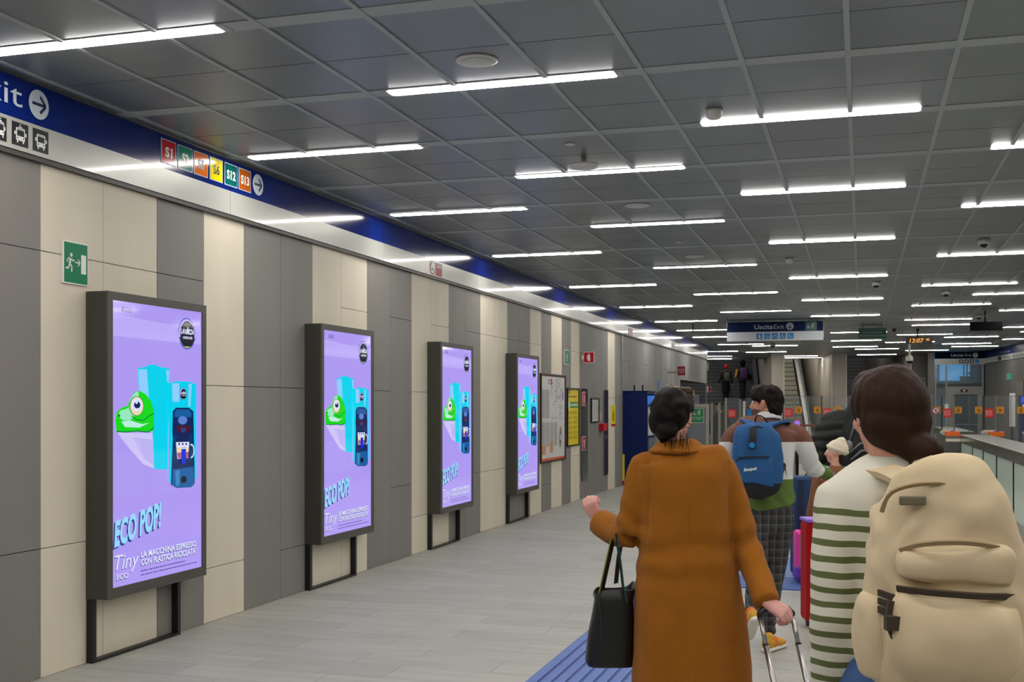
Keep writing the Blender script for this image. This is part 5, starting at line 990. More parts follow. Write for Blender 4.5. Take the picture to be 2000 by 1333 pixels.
# ================================================================ man with the blue backpack
MD = 7.6; MPX = 1495.0
def frame(D, PX):
    def f(px, py, dy=0.0):
        d = D + dy; return (((px - 1000) * d - (PX - 1000) * D) / FPX, dy, EYE + (HOR - py) * d / FPX)
    return f
mp = frame(MD, MPX); ms = MD / FPX
man = person('dark-haired man in brown, white and green rugby shirt, plaid trousers and mustard sneakers', MPX, MD)
def rows(f, s, data): return [(*f(c, py, dy), hw * s, hd) for py, c, hw, hd, dy in data]
brown_k = mat('knit_brown', (112, 72, 58), .85, vary=.06, vscale=9, bump=.2, bscale=300); white_k = mat('knit_white', (222, 222, 220), .85, bump=.2, bscale=300); green_k = mat('knit_olive_green', (92, 116, 48), .85, bump=.2, bscale=300)
zb, zg = mp(0, 864)[2], mp(0, 934)[2]
mER = mp(1586, 915, .06); mWR = mp(1618, 928, .24); mEL = mp(1416, 905, .03); mWL = mp(1432, 935, .24)
def b_shirt(bm):
    loft(bm, rows(mp, ms, [(812, 1500, 18, .06, 0), (822, 1498, 36, .08, 0), (834, 1495, 58, .11, 0), (855, 1494, 62, .13, 0), (900, 1496, 54, .13, 0), (950, 1502, 47, .125, 0), (975, 1505, 47, .13, 0), (990, 1508, 45, .135, 0)]), n=32, p=2.5)
    limb(bm, [mp(1450, 838), mp(1432, 850), mp(1420, 878), mEL], [.05, .064, .06, .055]); limb(bm, [mEL, mWL], [.055, .042])
    limb(bm, [mp(1535, 838), mp(1560, 852), mp(1575, 880), mER], [.05, .068, .062, .058]); limb(bm, [mER, mWR], [.058, .042])
def d_shirt(co, no):
    d = .0035 * nz(co, 13, 2, (1, 1, .7)); z = co[:, 2]
    g = gauss(co, mER, (.12, .14, .10)); d += g * .005 * np.sin(80 * (co[:, 0] - z) + nz(co, 20) * 2)
    d += .005 * np.exp(-((z - mp(0, 975)[2]) / .05) ** 2) * np.sin(60 * co[:, 0] + 40 * z); d -= .003 * np.exp(-((np.abs(co[:, 0]) - .185) / .006) ** 2) * (z > 1.28) * (z < 1.47); return d
organic('rugby_shirt', b_shirt, .009, 4, [brown_k, white_k, green_k], man, disp=d_shirt, face=lambda c: np.where((c[:, 0] > mp(1596, 0)[0]) & (c[:, 1] > .08), 2, np.where(c[:, 2] > zb, 0, np.where(c[:, 2] > zg, 1, 2))))
def b_mc(bm):
    c = mp(1500, 815); rg = []
    for i in range(24):
        t = 2 * math.pi * i / 24; x, y = math.sin(t), -math.cos(t); h = .012 * y
        rg.append([bm.verts.new(v) for v in (Vector((c[0] + x * .062, y * .066, c[2] + .030 - h)), Vector((c[0] + x * .072, y * .076, c[2] + .026 - h)), Vector((c[0] + x * .092, y * .092, c[2] - .018 - h)), Vector((c[0] + x * .066, y * .07, c[2] - .02 - h)))])
    for i in range(24):
        a, b_ = rg[i], rg[(i + 1) % 24]
        for k in range(4): bm.faces.new((a[k], a[(k + 1) % 4], b_[(k + 1) % 4], b_[k]))
organic('collar', b_mc, .006, 2, white_k, man)
def plaid():
    m = mat('plaid_wool', (50, 50, 54), .85, bump=.2, bscale=250); nt = m.node_tree; b = nt.nodes['Principled BSDF']; tc = nt.nodes.new('ShaderNodeTexCoord'); sp = nt.nodes.new('ShaderNodeSeparateXYZ'); nt.links.new(tc.outputs['Object'], sp.inputs[0]); outs = []
    for ax, per in (('X', .052), ('Z', .056)):
        a = nt.nodes.new('ShaderNodeMath'); a.operation = 'MODULO'; ad = nt.nodes.new('ShaderNodeMath'); ad.operation = 'ADD'; ad.inputs[1].default_value = 5; nt.links.new(sp.outputs[ax], ad.inputs[0]); nt.links.new(ad.outputs[0], a.inputs[0]); a.inputs[1].default_value = per
        l = nt.nodes.new('ShaderNodeMath'); l.operation = 'LESS_THAN'; l.inputs[1].default_value = .005; nt.links.new(a.outputs[0], l.inputs[0]); l2 = nt.nodes.new('ShaderNodeMath'); l2.operation = 'GREATER_THAN'; l2.inputs[1].default_value = per * .62; nt.links.new(a.outputs[0], l2.inputs[0]); s2 = nt.nodes.new('ShaderNodeMath'); s2.operation = 'MULTIPLY'; s2.inputs[1].default_value = .18; nt.links.new(l2.outputs[0], s2.inputs[0])
        mx = nt.nodes.new('ShaderNodeMath'); mx.operation = 'MAXIMUM'; nt.links.new(l.outputs[0], mx.inputs[0]); nt.links.new(s2.outputs[0], mx.inputs[1]); outs.append(mx)
    s = nt.nodes.new('ShaderNodeMath'); s.operation = 'ADD'; s.use_clamp = True; nt.links.new(outs[0].outputs[0], s.inputs[0]); nt.links.new(outs[1].outputs[0], s.inputs[1])
    mi = nt.nodes.new('ShaderNodeMix'); mi.data_type = 'RGBA'; mi.inputs[6].default_value = lin((40, 40, 43)); mi.inputs[7].default_value = lin((98, 96, 94)); nt.links.new(s.outputs[0], mi.inputs[0]); nt.links.new(mi.outputs[2], b.inputs['Base Color']); return m
def b_tr(bm):
    loft(bm, rows(mp, ms, [(985, 1504, 44, .12, 0), (1010, 1503, 47, .125, 0), (1038, 1502, 46, .11, 0)]), n=24, p=2.3)
    loft(bm, rows(mp, ms, [(1000, 1524, 27, .11, 0), (1044, 1520, 27, .105, .02), (1094, 1515, 23, .09, .04), (1130, 1510, 20, .075, .03), (1167, 1507, 17.5, .065, .0), (1212, 1502, 13.5, .05, -.02), (1240, 1501, 12.5, .048, -.02)]), n=20)
    loft(bm, rows(mp, ms, [(1000, 1482, 26, .11, 0), (1044, 1480, 26, .105, -.01), (1094, 1478, 22, .09, -.03), (1140, 1475, 18, .07, -.08), (1180, 1470, 14.5, .055, -.19), (1208, 1468, 13, .05, -.27)]), n=20)
organic('plaid_trousers', b_tr, .009, 4, plaid(), man, disp=lambda co, no: .004 * nz(co, 16, 3, (1, 1, 1.6)) + .004 * np.clip((.35 - co[:, 2]) / .3, 0, 1) * np.sin(co[:, 2] * 110 + nz(co, 10) * 2))
MH = [None]; mc = mp(1497, 789)
def b_mb(bm):
    MH[0] = head(bm, (mc[0], 0, mc[2]), yaw=R(56), s=1.0); limb(bm, [(mc[0], -.02, mc[2] - .03), (.012, -.01, mc[2] - .10), (.01, 0, mc[2] - .17)], [.056, .056, .07])
    loft(bm, rows(mp, ms, [(840, 1495, 40, .07, 0), (900, 1497, 38, .08, 0), (980, 1503, 38, .08, 0), (1015, 1503, 36, .08, 0)]), n=16)
    for w_, e in ((mWR, mER), (mWL, mEL)): limb(bm, [e, w_], [.035, .028])
    hand(bm, mWR, (.25, .9, .1), (.2, -.1, 1), side=-1, curl=(45, 60, 40)); hand(bm, mWL, (-.1, .9, .2), (-.2, -.1, 1), side=1, curl=(45, 60, 40))
    loft(bm, rows(mp, ms, [(1020, 1520, 11, .04, 0), (1130, 1511, 9, .035, .03), (1225, 1502, 7, .026, -.02), (1248, 1501, 7, .026, -.02)]), n=12); loft(bm, rows(mp, ms, [(1020, 1482, 11, .04, 0), (1094, 1478, 9, .035, -.03), (1140, 1475, 8, .03, -.08), (1180, 1470, 7, .024, -.19), (1206, 1468, 6, .022, -.26), (1218, 1468, 7, .024, -.29)]), n=12)
beard = mat('stubble_skin', (120, 88, 72), .7)
def mface(c):
    v = (c - np.array([mc[0], 0, mc[2]])); a = R(56); fx = -math.sin(a) * v[:, 0] + math.cos(a) * v[:, 1]; return ((v[:, 2] < -.04) & (v[:, 2] > -.125) & (fx > .012)).astype(int)
organic('body', b_mb, .006, 2, [skin_tan, beard], man, face=mface); eyes(MH[0], man)
def b_mh(bm):
    c = Vector((mc[0], 0, mc[2])); M3 = Matrix.Rotation(R(56), 3, 'Z')
    def b(p, r): ball(bm, c + M3 @ Vector(p), r, M=M3, n=20)
    b((0, -.022, .036), (.084, .098, .086)); b((0, -.058, -.02), (.074, .055, .075)); b((0, .03, .080), (.074, .075, .050)); b((0, .074, .074), (.062, .034, .034)); b((-.062, .04, .05), (.022, .05, .036)); b((.062, .04, .05), (.022, .05, .036)); b((-.03, -.05, .085), (.05, .05, .04)); b((.05, -.03, .03), (.035, .06, .05)); b((.0, -.06, -.07), (.05, .035, .03)); b((.071, .004, .02), (.012, .014, .035)); b((-.071, .004, .02), (.012, .014, .035))
organic('hair', b_mh, .007, 3, hairmat('hair_dark_brown', (24, 18, 14)), man, disp=lambda co, no: .0055 * nz(co, 48, 1) + .003 * nz(co, 110, 5))
mus = mat('mustard_suede', (206, 156, 48), .75, bump=.2, bscale=200); ora = mat('orange_suede', (232, 110, 24), .75); rub = mat('white_rubber', (226, 222, 212), .5)
p = mp(1501, 1262, -.02); shoe('sneaker', man, p[0], -.08, 0.0, yaw=R(-38), up=mus, sole=rub, acc=ora)
p = mp(1468, 1225, -.3); shoe('sneaker', man, p[0] + .01, -.34, .13, yaw=R(8), pitch=R(-42), up=mus, sole=rub, acc=ora)
# blue backpack on his back
bp = thing('backpack', 'blue backpack with black base and black centre strap on the back of the man', 'backpack', man.location, YAW)
blue_f = mat('blue_canvas', (26, 84, 138), .8, vary=.08, vscale=14, bump=.25, bscale=350); blk_f = mat('black_canvas', (16, 17, 20), .7, bump=.2, bscale=300)
bd = -.235; bs = (MD + bd) / FPX
bpr = [(827, 1478, 16, .03, bd), (832, 1478, 31, .06, bd), (848, 1477, 42, .085, bd), (880, 1479, 48, .095, bd), (920, 1480, 48.5, .10, bd), (945, 1481, 46, .10, bd), (962, 1483, 38, .085, bd), (970, 1484, 27, .06, bd)]
zk = mp(0, 944, bd)[2]
organic('pack_body', lambda bm: loft(bm, rows(mp, bs, bpr), n=32, p=3.0), .008, 4, [blue_f, blk_f], bp, disp=lambda co, no: .003 * nz(co, 22, 2) + .002 * np.sin(co[:, 0] * 70 + nz(co, 14) * 2) * (co[:, 2] > 1.3), face=lambda c: (c[:, 2] < zk).astype(int))
fy = bd - .085
organic('front_pocket', lambda bm: loft(bm, rows(mp, (MD + fy) / FPX, [(893, 1473, 30, .022, fy), (898, 1473, 35, .03, fy), (920, 1474, 37, .034, fy), (940, 1477, 36, .03, fy), (944, 1477, 34, .024, fy)]), n=24, p=4), .006, 3, blue_f, bp)
bm = bmn(); fz = bd - .108; strap(bm, [mp(1471, 836, bd - .085), mp(1471, 850, fz + .002), mp(1470, 866, fz - .004), mp(1469, 878, fz - .006)], .042, .008, (1, 0, 0)); mk('centre_strap', bm, blk_f, bp)
bm = bmn(); c = mp(1469, 870, fz - .012); cyl(bm, (c[0], c[1] + .004, c[2]), (c[0], c[1] - .005, c[2]), .018, n=20); mk('snap_button', bm, mat('button_blue', (20, 130, 200), .4), bp)
bm = bmn(); strap(bm, [mp(1440, 895, fz - .004), mp(1455, 893.5, fz - .012), mp(1474, 893, fz - .014), mp(1502, 893.5, fz - .006)], .010, .012, (0, 0, 1)); tube(bm, [mp(1441, 896, fz - .01), mp(1438, 903, fz - .008)], .004); mk('zip', bm, blk_f, bp)
bm = bmn(); pts = [mp(1450, 850, bd - .05), mp(1458, 838, bd - .06), mp(1478, 833, bd - .072), mp(1500, 838, bd - .06), mp(1512, 856, bd - .055), mp(1519, 880, bd - .05)]; tube(bm, pts, .004); mk('zip', bm, blk_f, bp)
c = mp(1452, 921, fz - .034); A = Art((c[0], c[1] - .008, c[2]), (1, 0, .12), (0, 0, 1), .001); A.text('Eastpak', 0, 0, .018, signw, 1, w_=.085, bold=.03, shear=.2); A.done('logo_patch', bp)
bm = bmn(); strap(bm, [mp(1476, 834, bd + .03), mp(1475, 820, bd + .02), mp(1480, 812, bd), mp(1490, 815, bd), mp(1497, 823, bd + .02), mp(1500, 830, bd + .04)], .022, .006, (0, 1, 0)); mk('grab_loop', bm, blk_f, bp)
for s0, pts in ((-1, [(1470, 834, bd + .07), (1461, 824, -.11), (1454, 822, -.02), (1450, 832, .09), (1450, 860, .16), (1450, 920, .15)]), (1, [(1492, 834, bd + .07), (1515, 826, -.11), (1533, 826, -.02), (1540, 838, .09), (1541, 870, .16), (1540, 920, .15)])):
    bm = bmn(); strap(bm, [mp(*q) for q in pts], .066, .014, (1, 0, .1 * s0)); mk('shoulder_strap', bm, blue_f, bp)
bm = bmn(); strap(bm, [mp(1527, 925, bd + .05), mp(1534, 910, -.12), mp(1540, 900, .0)], .02, .004, (0, .3, 1)); strap(bm, [mp(1530, 905, -.12), mp(1537, 950, -.10), mp(1541, 985, -.11)], .018, .004, (1, 0, 0)); mk('webbing', bm, blk_f, bp)
# ================================================================ brown-haired woman at the right with the tan backpack
LD = 2.9; LPX = 1742.0; lp = frame(LD, LPX); ls = LD / FPX
lady = person('brown-haired woman from behind in a white and green striped jumper, close at the right', LPX, LD)
def stripes():
    m = mat('striped_jersey', (222, 220, 204), .85, bump=.2, bscale=420); nt = m.node_tree; b = nt.nodes['Principled BSDF']; tc = nt.nodes.new('ShaderNodeTexCoord'); sp = nt.nodes.new('ShaderNodeSeparateXYZ'); nt.links.new(tc.outputs['Object'], sp.inputs[0])
    n = nt.nodes.new('ShaderNodeTexNoise'); n.inputs['Scale'].default_value = 5; nt.links.new(tc.outputs['Object'], n.inputs['Vector']); k = nt.nodes.new('ShaderNodeMath'); k.operation = 'MULTIPLY_ADD'; k.inputs[1].default_value = .022; nt.links.new(n.outputs['Fac'], k.inputs[0]); nt.links.new(sp.outputs['Z'], k.inputs[2])
    z0 = lp(0, 1004)[2] + .018
    s = nt.nodes.new('ShaderNodeMath'); s.operation = 'SUBTRACT'; s.inputs[0].default_value = z0 + 0.011; nt.links.new(k.outputs[0], s.inputs[1]); mo = nt.nodes.new('ShaderNodeMath'); mo.operation = 'MODULO'; mo.inputs[1].default_value = .0379; nt.links.new(s.outputs[0], mo.inputs[0])
    l = nt.nodes.new('ShaderNodeMath'); l.operation = 'LESS_THAN'; l.inputs[1].default_value = .0155; nt.links.new(mo.outputs[0], l.inputs[0]); g = nt.nodes.new('ShaderNodeMath'); g.operation = 'GREATER_THAN'; g.inputs[1].default_value = 0; nt.links.new(s.outputs[0], g.inputs[0])
    mm = nt.nodes.new('ShaderNodeMath'); mm.operation = 'MULTIPLY'; nt.links.new(l.outputs[0], mm.inputs[0]); nt.links.new(g.outputs[0], mm.inputs[1])
    mi = nt.nodes.new('ShaderNodeMix'); mi.data_type = 'RGBA'; mi.inputs[6].default_value = lin((224, 221, 206)); mi.inputs[7].default_value = lin((98, 106, 62)); nt.links.new(mm.outputs[0], mi.inputs[0]); nt.links.new(mi.outputs[2], b.inputs['Base Color']); return m
lSL = lp(1644, 972); lEL = lp(1634, 1195, -.02); lWL = lp(1626, 1395, .05); lSR = lp(1850, 965); lER = lp(1868, 1190, 0); lWR = lp(1862, 1380, .12)
def b_jum(bm):
    loft(bm, rows(lp, ls, [(888, 1738, 42, .055, 0), (902, 1738, 70, .075, 0), (916, 1739, 100, .095, 0), (935, 1741, 124, .105, 0), (970, 1744, 132, .12, 0), (1050, 1748, 118, .12, 0), (1150, 1750, 110, .115, 0), (1230, 1750, 112, .12, 0), (1275, 1748, 116, .125, 0)]), n=36, p=2.4)
    limb(bm, [lp(1668, 972), lSL, lp(1638, 1060, -.01), lEL, lp(1630, 1300, .01), lWL], [.040, .066, .068, .064, .058, .050], n=18)
    limb(bm, [lp(1820, 972), lSR, lER, lWR], [.040, .068, .058, .05], n=18)
organic('striped_jumper', b_jum, .009, 5, stripes(), lady, disp=lambda co, no: .0045 * nz(co, 11, 4, (1, 1, 1.3)) + .004 * np.sin(52 * co[:, 2] + 20 * co[:, 0] + nz(co, 9) * 3) * gauss(co, lEL, (.12, .2, .16)) - .006 * np.exp(-((co[:, 0] - lp(1692, 0)[0]) / .008) ** 2) * (co[:, 2] < 1.38) * (co[:, 1] < 0))
def b_jeans(bm):
    loft(bm, rows(lp, ls, [(1262, 1745, 104, .11, 0), (1300, 1744, 118, .12, 0), (1360, 1744, 122, .125, 0), (1400, 1744, 118, .115, 0)]), n=28)
    for sx, fy in ((-1, .12), (1, -.10)): limb(bm, [(sx * .085, 0, .84), (sx * .09, fy * .5, .50), (sx * .09, fy * .8, .28), (sx * .09, fy * 1.4, .09)], [.088, .062, .056, .05])
organic('jeans', b_jeans, .010, 4, mat('blue_denim', (72, 104, 158), .85, vary=.12, vscale=12, bump=.2, bscale=400), lady, disp=lambda co, no: .003 * nz(co, 18, 1))
lc = lp(1733, 806)
LH = [None]
def b_lb(bm):
    LH[0] = head(bm, (lc[0], 0, lc[2]), yaw=R(12), s=.99); limb(bm, [(lc[0] - .005, -.01, lc[2] - .03), (lc[0], -.01, lc[2] - .10), (.0, 0, lc[2] - .17)], [.050, .048, .06])
    loft(bm, rows(lp, ls, [(950, 1742, 80, .07, 0), (1100, 1745, 80, .07, 0), (1300, 1745, 90, .08, 0), (1380, 1745, 90, .08, 0)]), n=16)
    for w_, e in ((lWL, lEL), (lWR, lER)): limb(bm, [e, w_], [.036, .028])
    hand(bm, lWL, (-.05, .25, -1), (-1, 0, .05), side=1, curl=(25, 35, 25), sc=.95); hand(bm, lWR, (.05, .25, -1), (1, 0, .05), side=-1, curl=(25, 35, 25), sc=.95)
    for sx, fy in ((-1, .12), (1, -.10)): limb(bm, [(sx * .09, fy * .5, .5), (sx * .09, fy * 1.4, .07)], [.04, .034])
organic('body', b_lb, .006, 2, skin, lady); eyes(LH[0], lady)
def b_lh(bm):
    c = Vector((lc[0], 0, lc[2])); M3 = Matrix.Rotation(R(12), 3, 'Z')
    def b(p, r): ball(bm, c + M3 @ Vector(p), r, M=M3, n=22)
    b((0, -.012, .026), (.093, .105, .095)); b((0, -.04, -.025), (.090, .070, .075)); b((.01, -.055, -.06), (.070, .05, .045)); b((.03, -.08, -.085), (.045, .04, .036)); b((.048, -.10, -.092), (.042, .038, .036)); b((.03, -.10, -.125), (.026, .028, .04)); b((0, .05, .065), (.07, .05, .045))
organic('hair', b_lh, .007, 5, hairmat('hair_brown', (44, 27, 17)), lady, disp=lambda co, no: .003 * nz(co, 30, 1, (1, 1, .5)) + .0022 * nz(co, 110, 6, (1, 1, .35)))
for sx in (-1, 1): shoe('shoe', lady, sx * .09, (.12 if sx < 0 else -.10) * 1.4 - .02, 0, up=white, sole=rub)
# tan backpack
tb = thing('backpack', 'large tan backpack worn by the brown-haired woman at the right edge', 'backpack', lady.location, YAW)
tan = mat('tan_canvas', (216, 196, 160), .85, vary=.10, vscale=6, bump=.12, bscale=420); tand = mat('tan_webbing', (156, 134, 98), .8); dkb = mat('dark_brown_trim', (62, 50, 36), .7)
td = -.275; ts = (LD + td) / FPX
tr_ = [(922, 1808, 50, .05, td + .03), (934, 1814, 84, .085, td + .02), (960, 1826, 108, .115, td), (1010, 1838, 128, .135, td), (1090, 1846, 146, .145, td), (1180, 1848, 154, .15, td), (1260, 1846, 153, .15, td), (1320, 1842, 146, .14, td), (1352, 1840, 122, .11, td)]
organic('pack_body', lambda bm: loft(bm, rows(lp, ts, tr_), n=40, p=2.7), .010, 5, tan, tb, disp=lambda co, no: .009 * nz(co, 8, 2) + .006 * nz(co, 20, 5, (1, 1, 1.9)) + .006 * np.sin(40 * co[:, 2] + 22 * co[:, 0] + 4 * nz(co, 7)) * gauss(co, lp(1800, 1010, td - .1), (.16, .2, .10)))
f1 = td - .125
organic('upper_pocket', lambda bm: loft(bm, rows(lp, (LD + f1) / FPX, [(1066, 1866, 96, .03, f1), (1078, 1866, 112, .045, f1), (1105, 1866, 118, .05, f1), (1135, 1864, 112, .04, f1)]), n=28, p=3.2), .008, 4, tan, tb, disp=lambda co, no: .007 * nz(co, 15, 3))
organic('lower_pocket', lambda bm: loft(bm, rows(lp, (LD + f1) / FPX, [(1160, 1868, 100, .03, f1), (1176, 1866, 122, .06, f1), (1230, 1864, 130, .075, f1), (1290, 1862, 126, .065, f1), (1325, 1860, 104, .035, f1)]), n=28, p=3.0), .008, 4, tan, tb, disp=lambda co, no: .009 * nz(co, 11, 6) + .003 * nz(co, 30, 2))
organic('side_pocket', lambda bm: loft(bm, rows(lp, ts, [(1165, 1712, 22, .06, td), (1190, 1706, 34, .075, td), (1260, 1705, 36, .08, td), (1315, 1712, 28, .06, td)]), n=22, p=2.4), .008, 4, tan, tb, disp=lambda co, no: .004 * nz(co, 20, 2))
def curve_zip(pts, w_=.010, m=tand, nm='zip'):
    bm = bmn(); strap(bm, [lp(*q) for q in pts], w_, .006, (0, -.5, 1)); mk(nm, bm, m, tb)
curve_zip([(1758, 1076, f1 - .0), (1800, 1064, f1 - .035), (1866, 1060, f1 - .045), (1930, 1066, f1 - .035), (1978, 1080, f1 - .0)]); curve_zip([(1752, 1150, f1 - .01), (1800, 1156, f1 - .05), (1866, 1162, f1 - .06), (1930, 1166, f1 - .05), (1985, 1166, f1 - .0)], .014, dkb)
curve_zip([(1722, 1000, td - .07), (1742, 962, td - .10), (1800, 946, td - .11), (1866, 950, td - .11), (1915, 975, td - .10), (1945, 1030, td - .09)], .008)
bm = bmn(); tube(bm, [lp(1782, 930, td - .03), lp(1790, 908, td - .02), lp(1820, 898, td - .01), lp(1848, 906, td - .02), lp(1856, 930, td - .03)], .010, n=10); mk('grab_handle', bm, tand, tb)
bm = bmn(); c = lp(1758, 988, td - .128); box(bm, c[0], c[0] + .058, c[1] - .001, c[1] + .012, c[2], c[2] + .020, 0, None, .004); mk('label_patch', bm, mat('patch_olive_grey', (112, 104, 82), .7), tb)
for pts, wd in (([(1770, 938, td + .09), (1735, 922, -.10), (1690, 918, -.01), (1668, 940, .10), (1664, 1010, .15), (1668, 1130, .14)], .060), ([(1830, 938, td + .09), (1828, 924, -.10), (1824, 918, -.01), (1828, 940, .10), (1836, 1010, .15), (1836, 1130, .14)], .060)):
    bm = bmn(); strap(bm, [lp(*q) for q in pts], wd, .016, (.9, .1, .25)); mk('shoulder_strap', bm, tan, tb)
bm = bmn()
for k in range(3): strap(bm, [lp(1716, 1158 + 16 * k, td - .07), lp(1745, 1168 + 18 * k, td - .12), lp(1775, 1176 + 14 * k, td - .15), lp(1800, 1174 + 12 * k, td - .165)], .014, .006, (0, -.4, 1))
mk('compression_strap', bm, dkb, tb)
bm = bmn(); strap(bm, [lp(1745, 1175, td - .135), lp(1740, 1215, td - .14), lp(1752, 1250, td - .145)], .022, .008, (1, 0, 0)); box(bm, *[v for q in ((lp(1738, 1190, td - .15)[0] - .012, lp(1738, 1190, td - .15)[0] + .03), (td - .165, td - .145), (lp(0, 1190, td)[2] - .018, lp(0, 1190, td)[2] + .012)) for v in q]); mk('buckle', bm, dkb, tb)
# ================================================================ people farther off
def simple(label, px, d, H, top, legs, hairm, rz=YAW, z=0.0, head_yaw=0.0, coat_len=0.55, bulk=1.0, arms=((-.28, .02, .85), (.28, .02, .85)), stride=.14, topname='jacket', headdx=0.0, headdy=0.0, hat=None, lean=0.0):
    t = person(label, px, d, rz); t.location.z = z; k = H / 1.72; hz = 1.585 * k; info = {}
    q = lambda x, y, zz: (x * k, (y + lean * max(0, zz - 1.0)) * k, zz * k); hc = Vector(q(headdx, headdy, 1.585)); hc.z = hz
    def bb(bm):
        info['M'] = head(bm, hc, yaw=head_yaw, s=k); limb(bm, [hc + Vector((0, -.01, -.04 * k)), hc + Vector((0, -.01, -.11 * k)), Vector(q(0, 0, 1.40))], [.05 * k, .05 * k, .06 * k])
        loft(bm, [(*q(0, 0, 1.38), .13 * k, .07 * k), (*q(0, 0, 1.0), .12 * k, .08 * k), (*q(0, 0, .84), .13 * k, .08 * k)], n=14)
        for i, sx in enumerate((-1, 1)):
            a = arms[i]; limb(bm, [q(sx * .17, 0, 1.34), q(sx * .24, -.02, 1.08), q(*a)], [.04 * k, .034 * k, .026 * k], n=10); f = Vector(a) - Vector((sx * .24, -.02, 1.08)); hand(bm, Vector(q(*a)), f, (sx, 0, .3), side=-sx, curl=(30, 40, 30), sc=k)
            s_y = stride * sx; limb(bm, [q(sx * .09, 0, .84), q(sx * .09, s_y * .4 + .03, .48), q(sx * .09, s_y, .08)], [.06 * k, .045 * k, .034 * k], n=10)
    organic('body', bb, .0085, 1, skin, t); eyes(info['M'], t)
    def bt(bm):
        loft(bm, [(*q(0, 0, 1.44), .07 * k, .06 * k), (*q(0, 0, 1.40), .15 * k * bulk, .09 * k), (*q(0, 0, 1.30), .19 * k * bulk, .125 * k * bulk), (*q(0, 0, 1.05), .175 * k * bulk, .125 * k * bulk), (*q(0, 0, .9), .18 * k * bulk, .13 * k * bulk), (*q(0, 0, 1.36 - coat_len * 1.0), .19 * k * bulk, .14 * k * bulk)], n=22, p=2.3)
        for i, sx in enumerate((-1, 1)): a = arms[i]; limb(bm, [q(sx * .15, 0, 1.35), q(sx * .19, 0, 1.31), q(sx * .245 * bulk ** .5, -.02, 1.08), q(*a)], [.055 * k, .065 * k * bulk, .055 * k * bulk, .045 * k * bulk], n=12)
    def dt(co, no): return .003 * nz(co, 14, 2) + (.018 * np.abs(np.sin(co[:, 2] * 30 + .8 * nz(co, 6))) if bulk > 1.2 else 0)
    organic(topname, bt, .011, 4, top, t, disp=dt)
    def bl(bm):
        loft(bm, [(*q(0, 0, .98), .14 * k, .10 * k), (*q(0, 0, .86), .165 * k, .115 * k), (*q(0, 0, .78), .16 * k, .10 * k)], n=18)
        for sx in (-1, 1): s_y = stride * sx; limb(bm, [q(sx * .085, 0, .82), q(sx * .09, s_y * .4 + .03, .48), q(sx * .09, s_y, .08)], [.085 * k, .062 * k, .05 * k], n=12)
    organic('trousers', bl, .011, 3, legs, t)
    for sx in (-1, 1): shoe('shoe', t, sx * .09 * k, stride * sx * k - .02, 0, L=.26 * k, up=blk_f, sole=black)
    if hat is None:
        def bh(bm):
            M3 = Matrix.Rotation(head_yaw, 3, 'Z')
            for p, r in (((0, -.02, .03), (.084, .095, .088)), ((0, -.05, -.03), (.074, .055, .07)), ((0, .035, .08), (.066, .06, .04))): ball(bm, hc + M3 @ (Vector(p) * k), tuple(v * k for v in r), M=M3, n=16)
        organic('hair', bh, .009, 3, hairm, t, disp=lambda co, no: .004 * nz(co, 45, 1))
    return t, hc, k, q
# child in the cream beanie
bj = mat('brown_jacket', (124, 80, 50), .8, bump=.2, bscale=200); dkt = mat('dark_trousers', (34, 35, 42), .85)
ch, hc, k, q = simple('child in a cream beanie and brown jacket looking left, behind the striped shoulder', 1632, 9.4, 1.325, bj, dkt, hair_d, head_yaw=R(72), hat=1, bulk=.95)
bn = mat('cream_knit', (222, 212, 186), .9, bump=.5, bscale=160, stretch=(1, 1, .2))
def b_bean(bm):
    M3 = Matrix.Rotation(R(72), 3, 'Z')
    for p, r in (((0, -.022, .045), (.094, .108, .092)), ((0, -.06, .03), (.088, .075, .085)), ((0, -.055, .115), (.05, .055, .045)), ((0, -.075, .152), (.014, .014, .012))): ball(bm, hc + M3 @ (Vector(p) * k), tuple(v * k for v in r), M=M3, n=20)
    ring = []
    for i in range(25): a = 2 * math.pi * i / 24; ring.append(hc + M3 @ (Vector((.088 * math.cos(a), -.02 + .100 * math.sin(a), .030 + .036 * math.sin(a))) * k))
    tube(bm, ring, .019 * k, n=10)
organic('beanie', b_bean, .007, 3, bn, ch)
def b_ch(bm):
    M3 = Matrix.Rotation(R(72), 3, 'Z')
    for p, r in (((0, -.06, -.04), (.075, .045, .05)), ((0, -.05, -.09), (.06, .04, .045)), ((.05, -.01, -.05), (.03, .035, .06))): ball(bm, hc + M3 @ (Vector(p) * k), tuple(v * k for v in r), M=M3, n=14)
organic('hair', b_ch, .008, 3, hairmat('hair_brown', (44, 27, 17)), ch)
tq = thing('backpack', 'small child backpack with turquoise straps, mostly hidden behind the striped jumper', 'backpack', ch.location, YAW)
tqm = mat('turquoise_strap', (90, 220, 200), .6)
organic('pack_body', lambda bm: loft(bm, [(*q(.02, -.19, 1.27), .07, .04), (*q(.02, -.20, 1.2), .105, .06), (*q(.02, -.20, 1.0), .11, .065), (*q(.02, -.19, .90), .08, .04)], n=20, p=3), .009, 3, mat('pack_pink', (214, 80, 140), .6), tq)
for sx in (-1, 1): bm = bmn(); strap(bm, [q(sx * .09, -.15, 1.32), q(sx * .115, -.10, 1.405), q(sx * .12, -.0, 1.43), q(sx * .115, .09, 1.39), q(sx * .11, .135, 1.25)], .034, .01, (1, 0, .15)); mk('shoulder_strap', bm, tqm, tq)
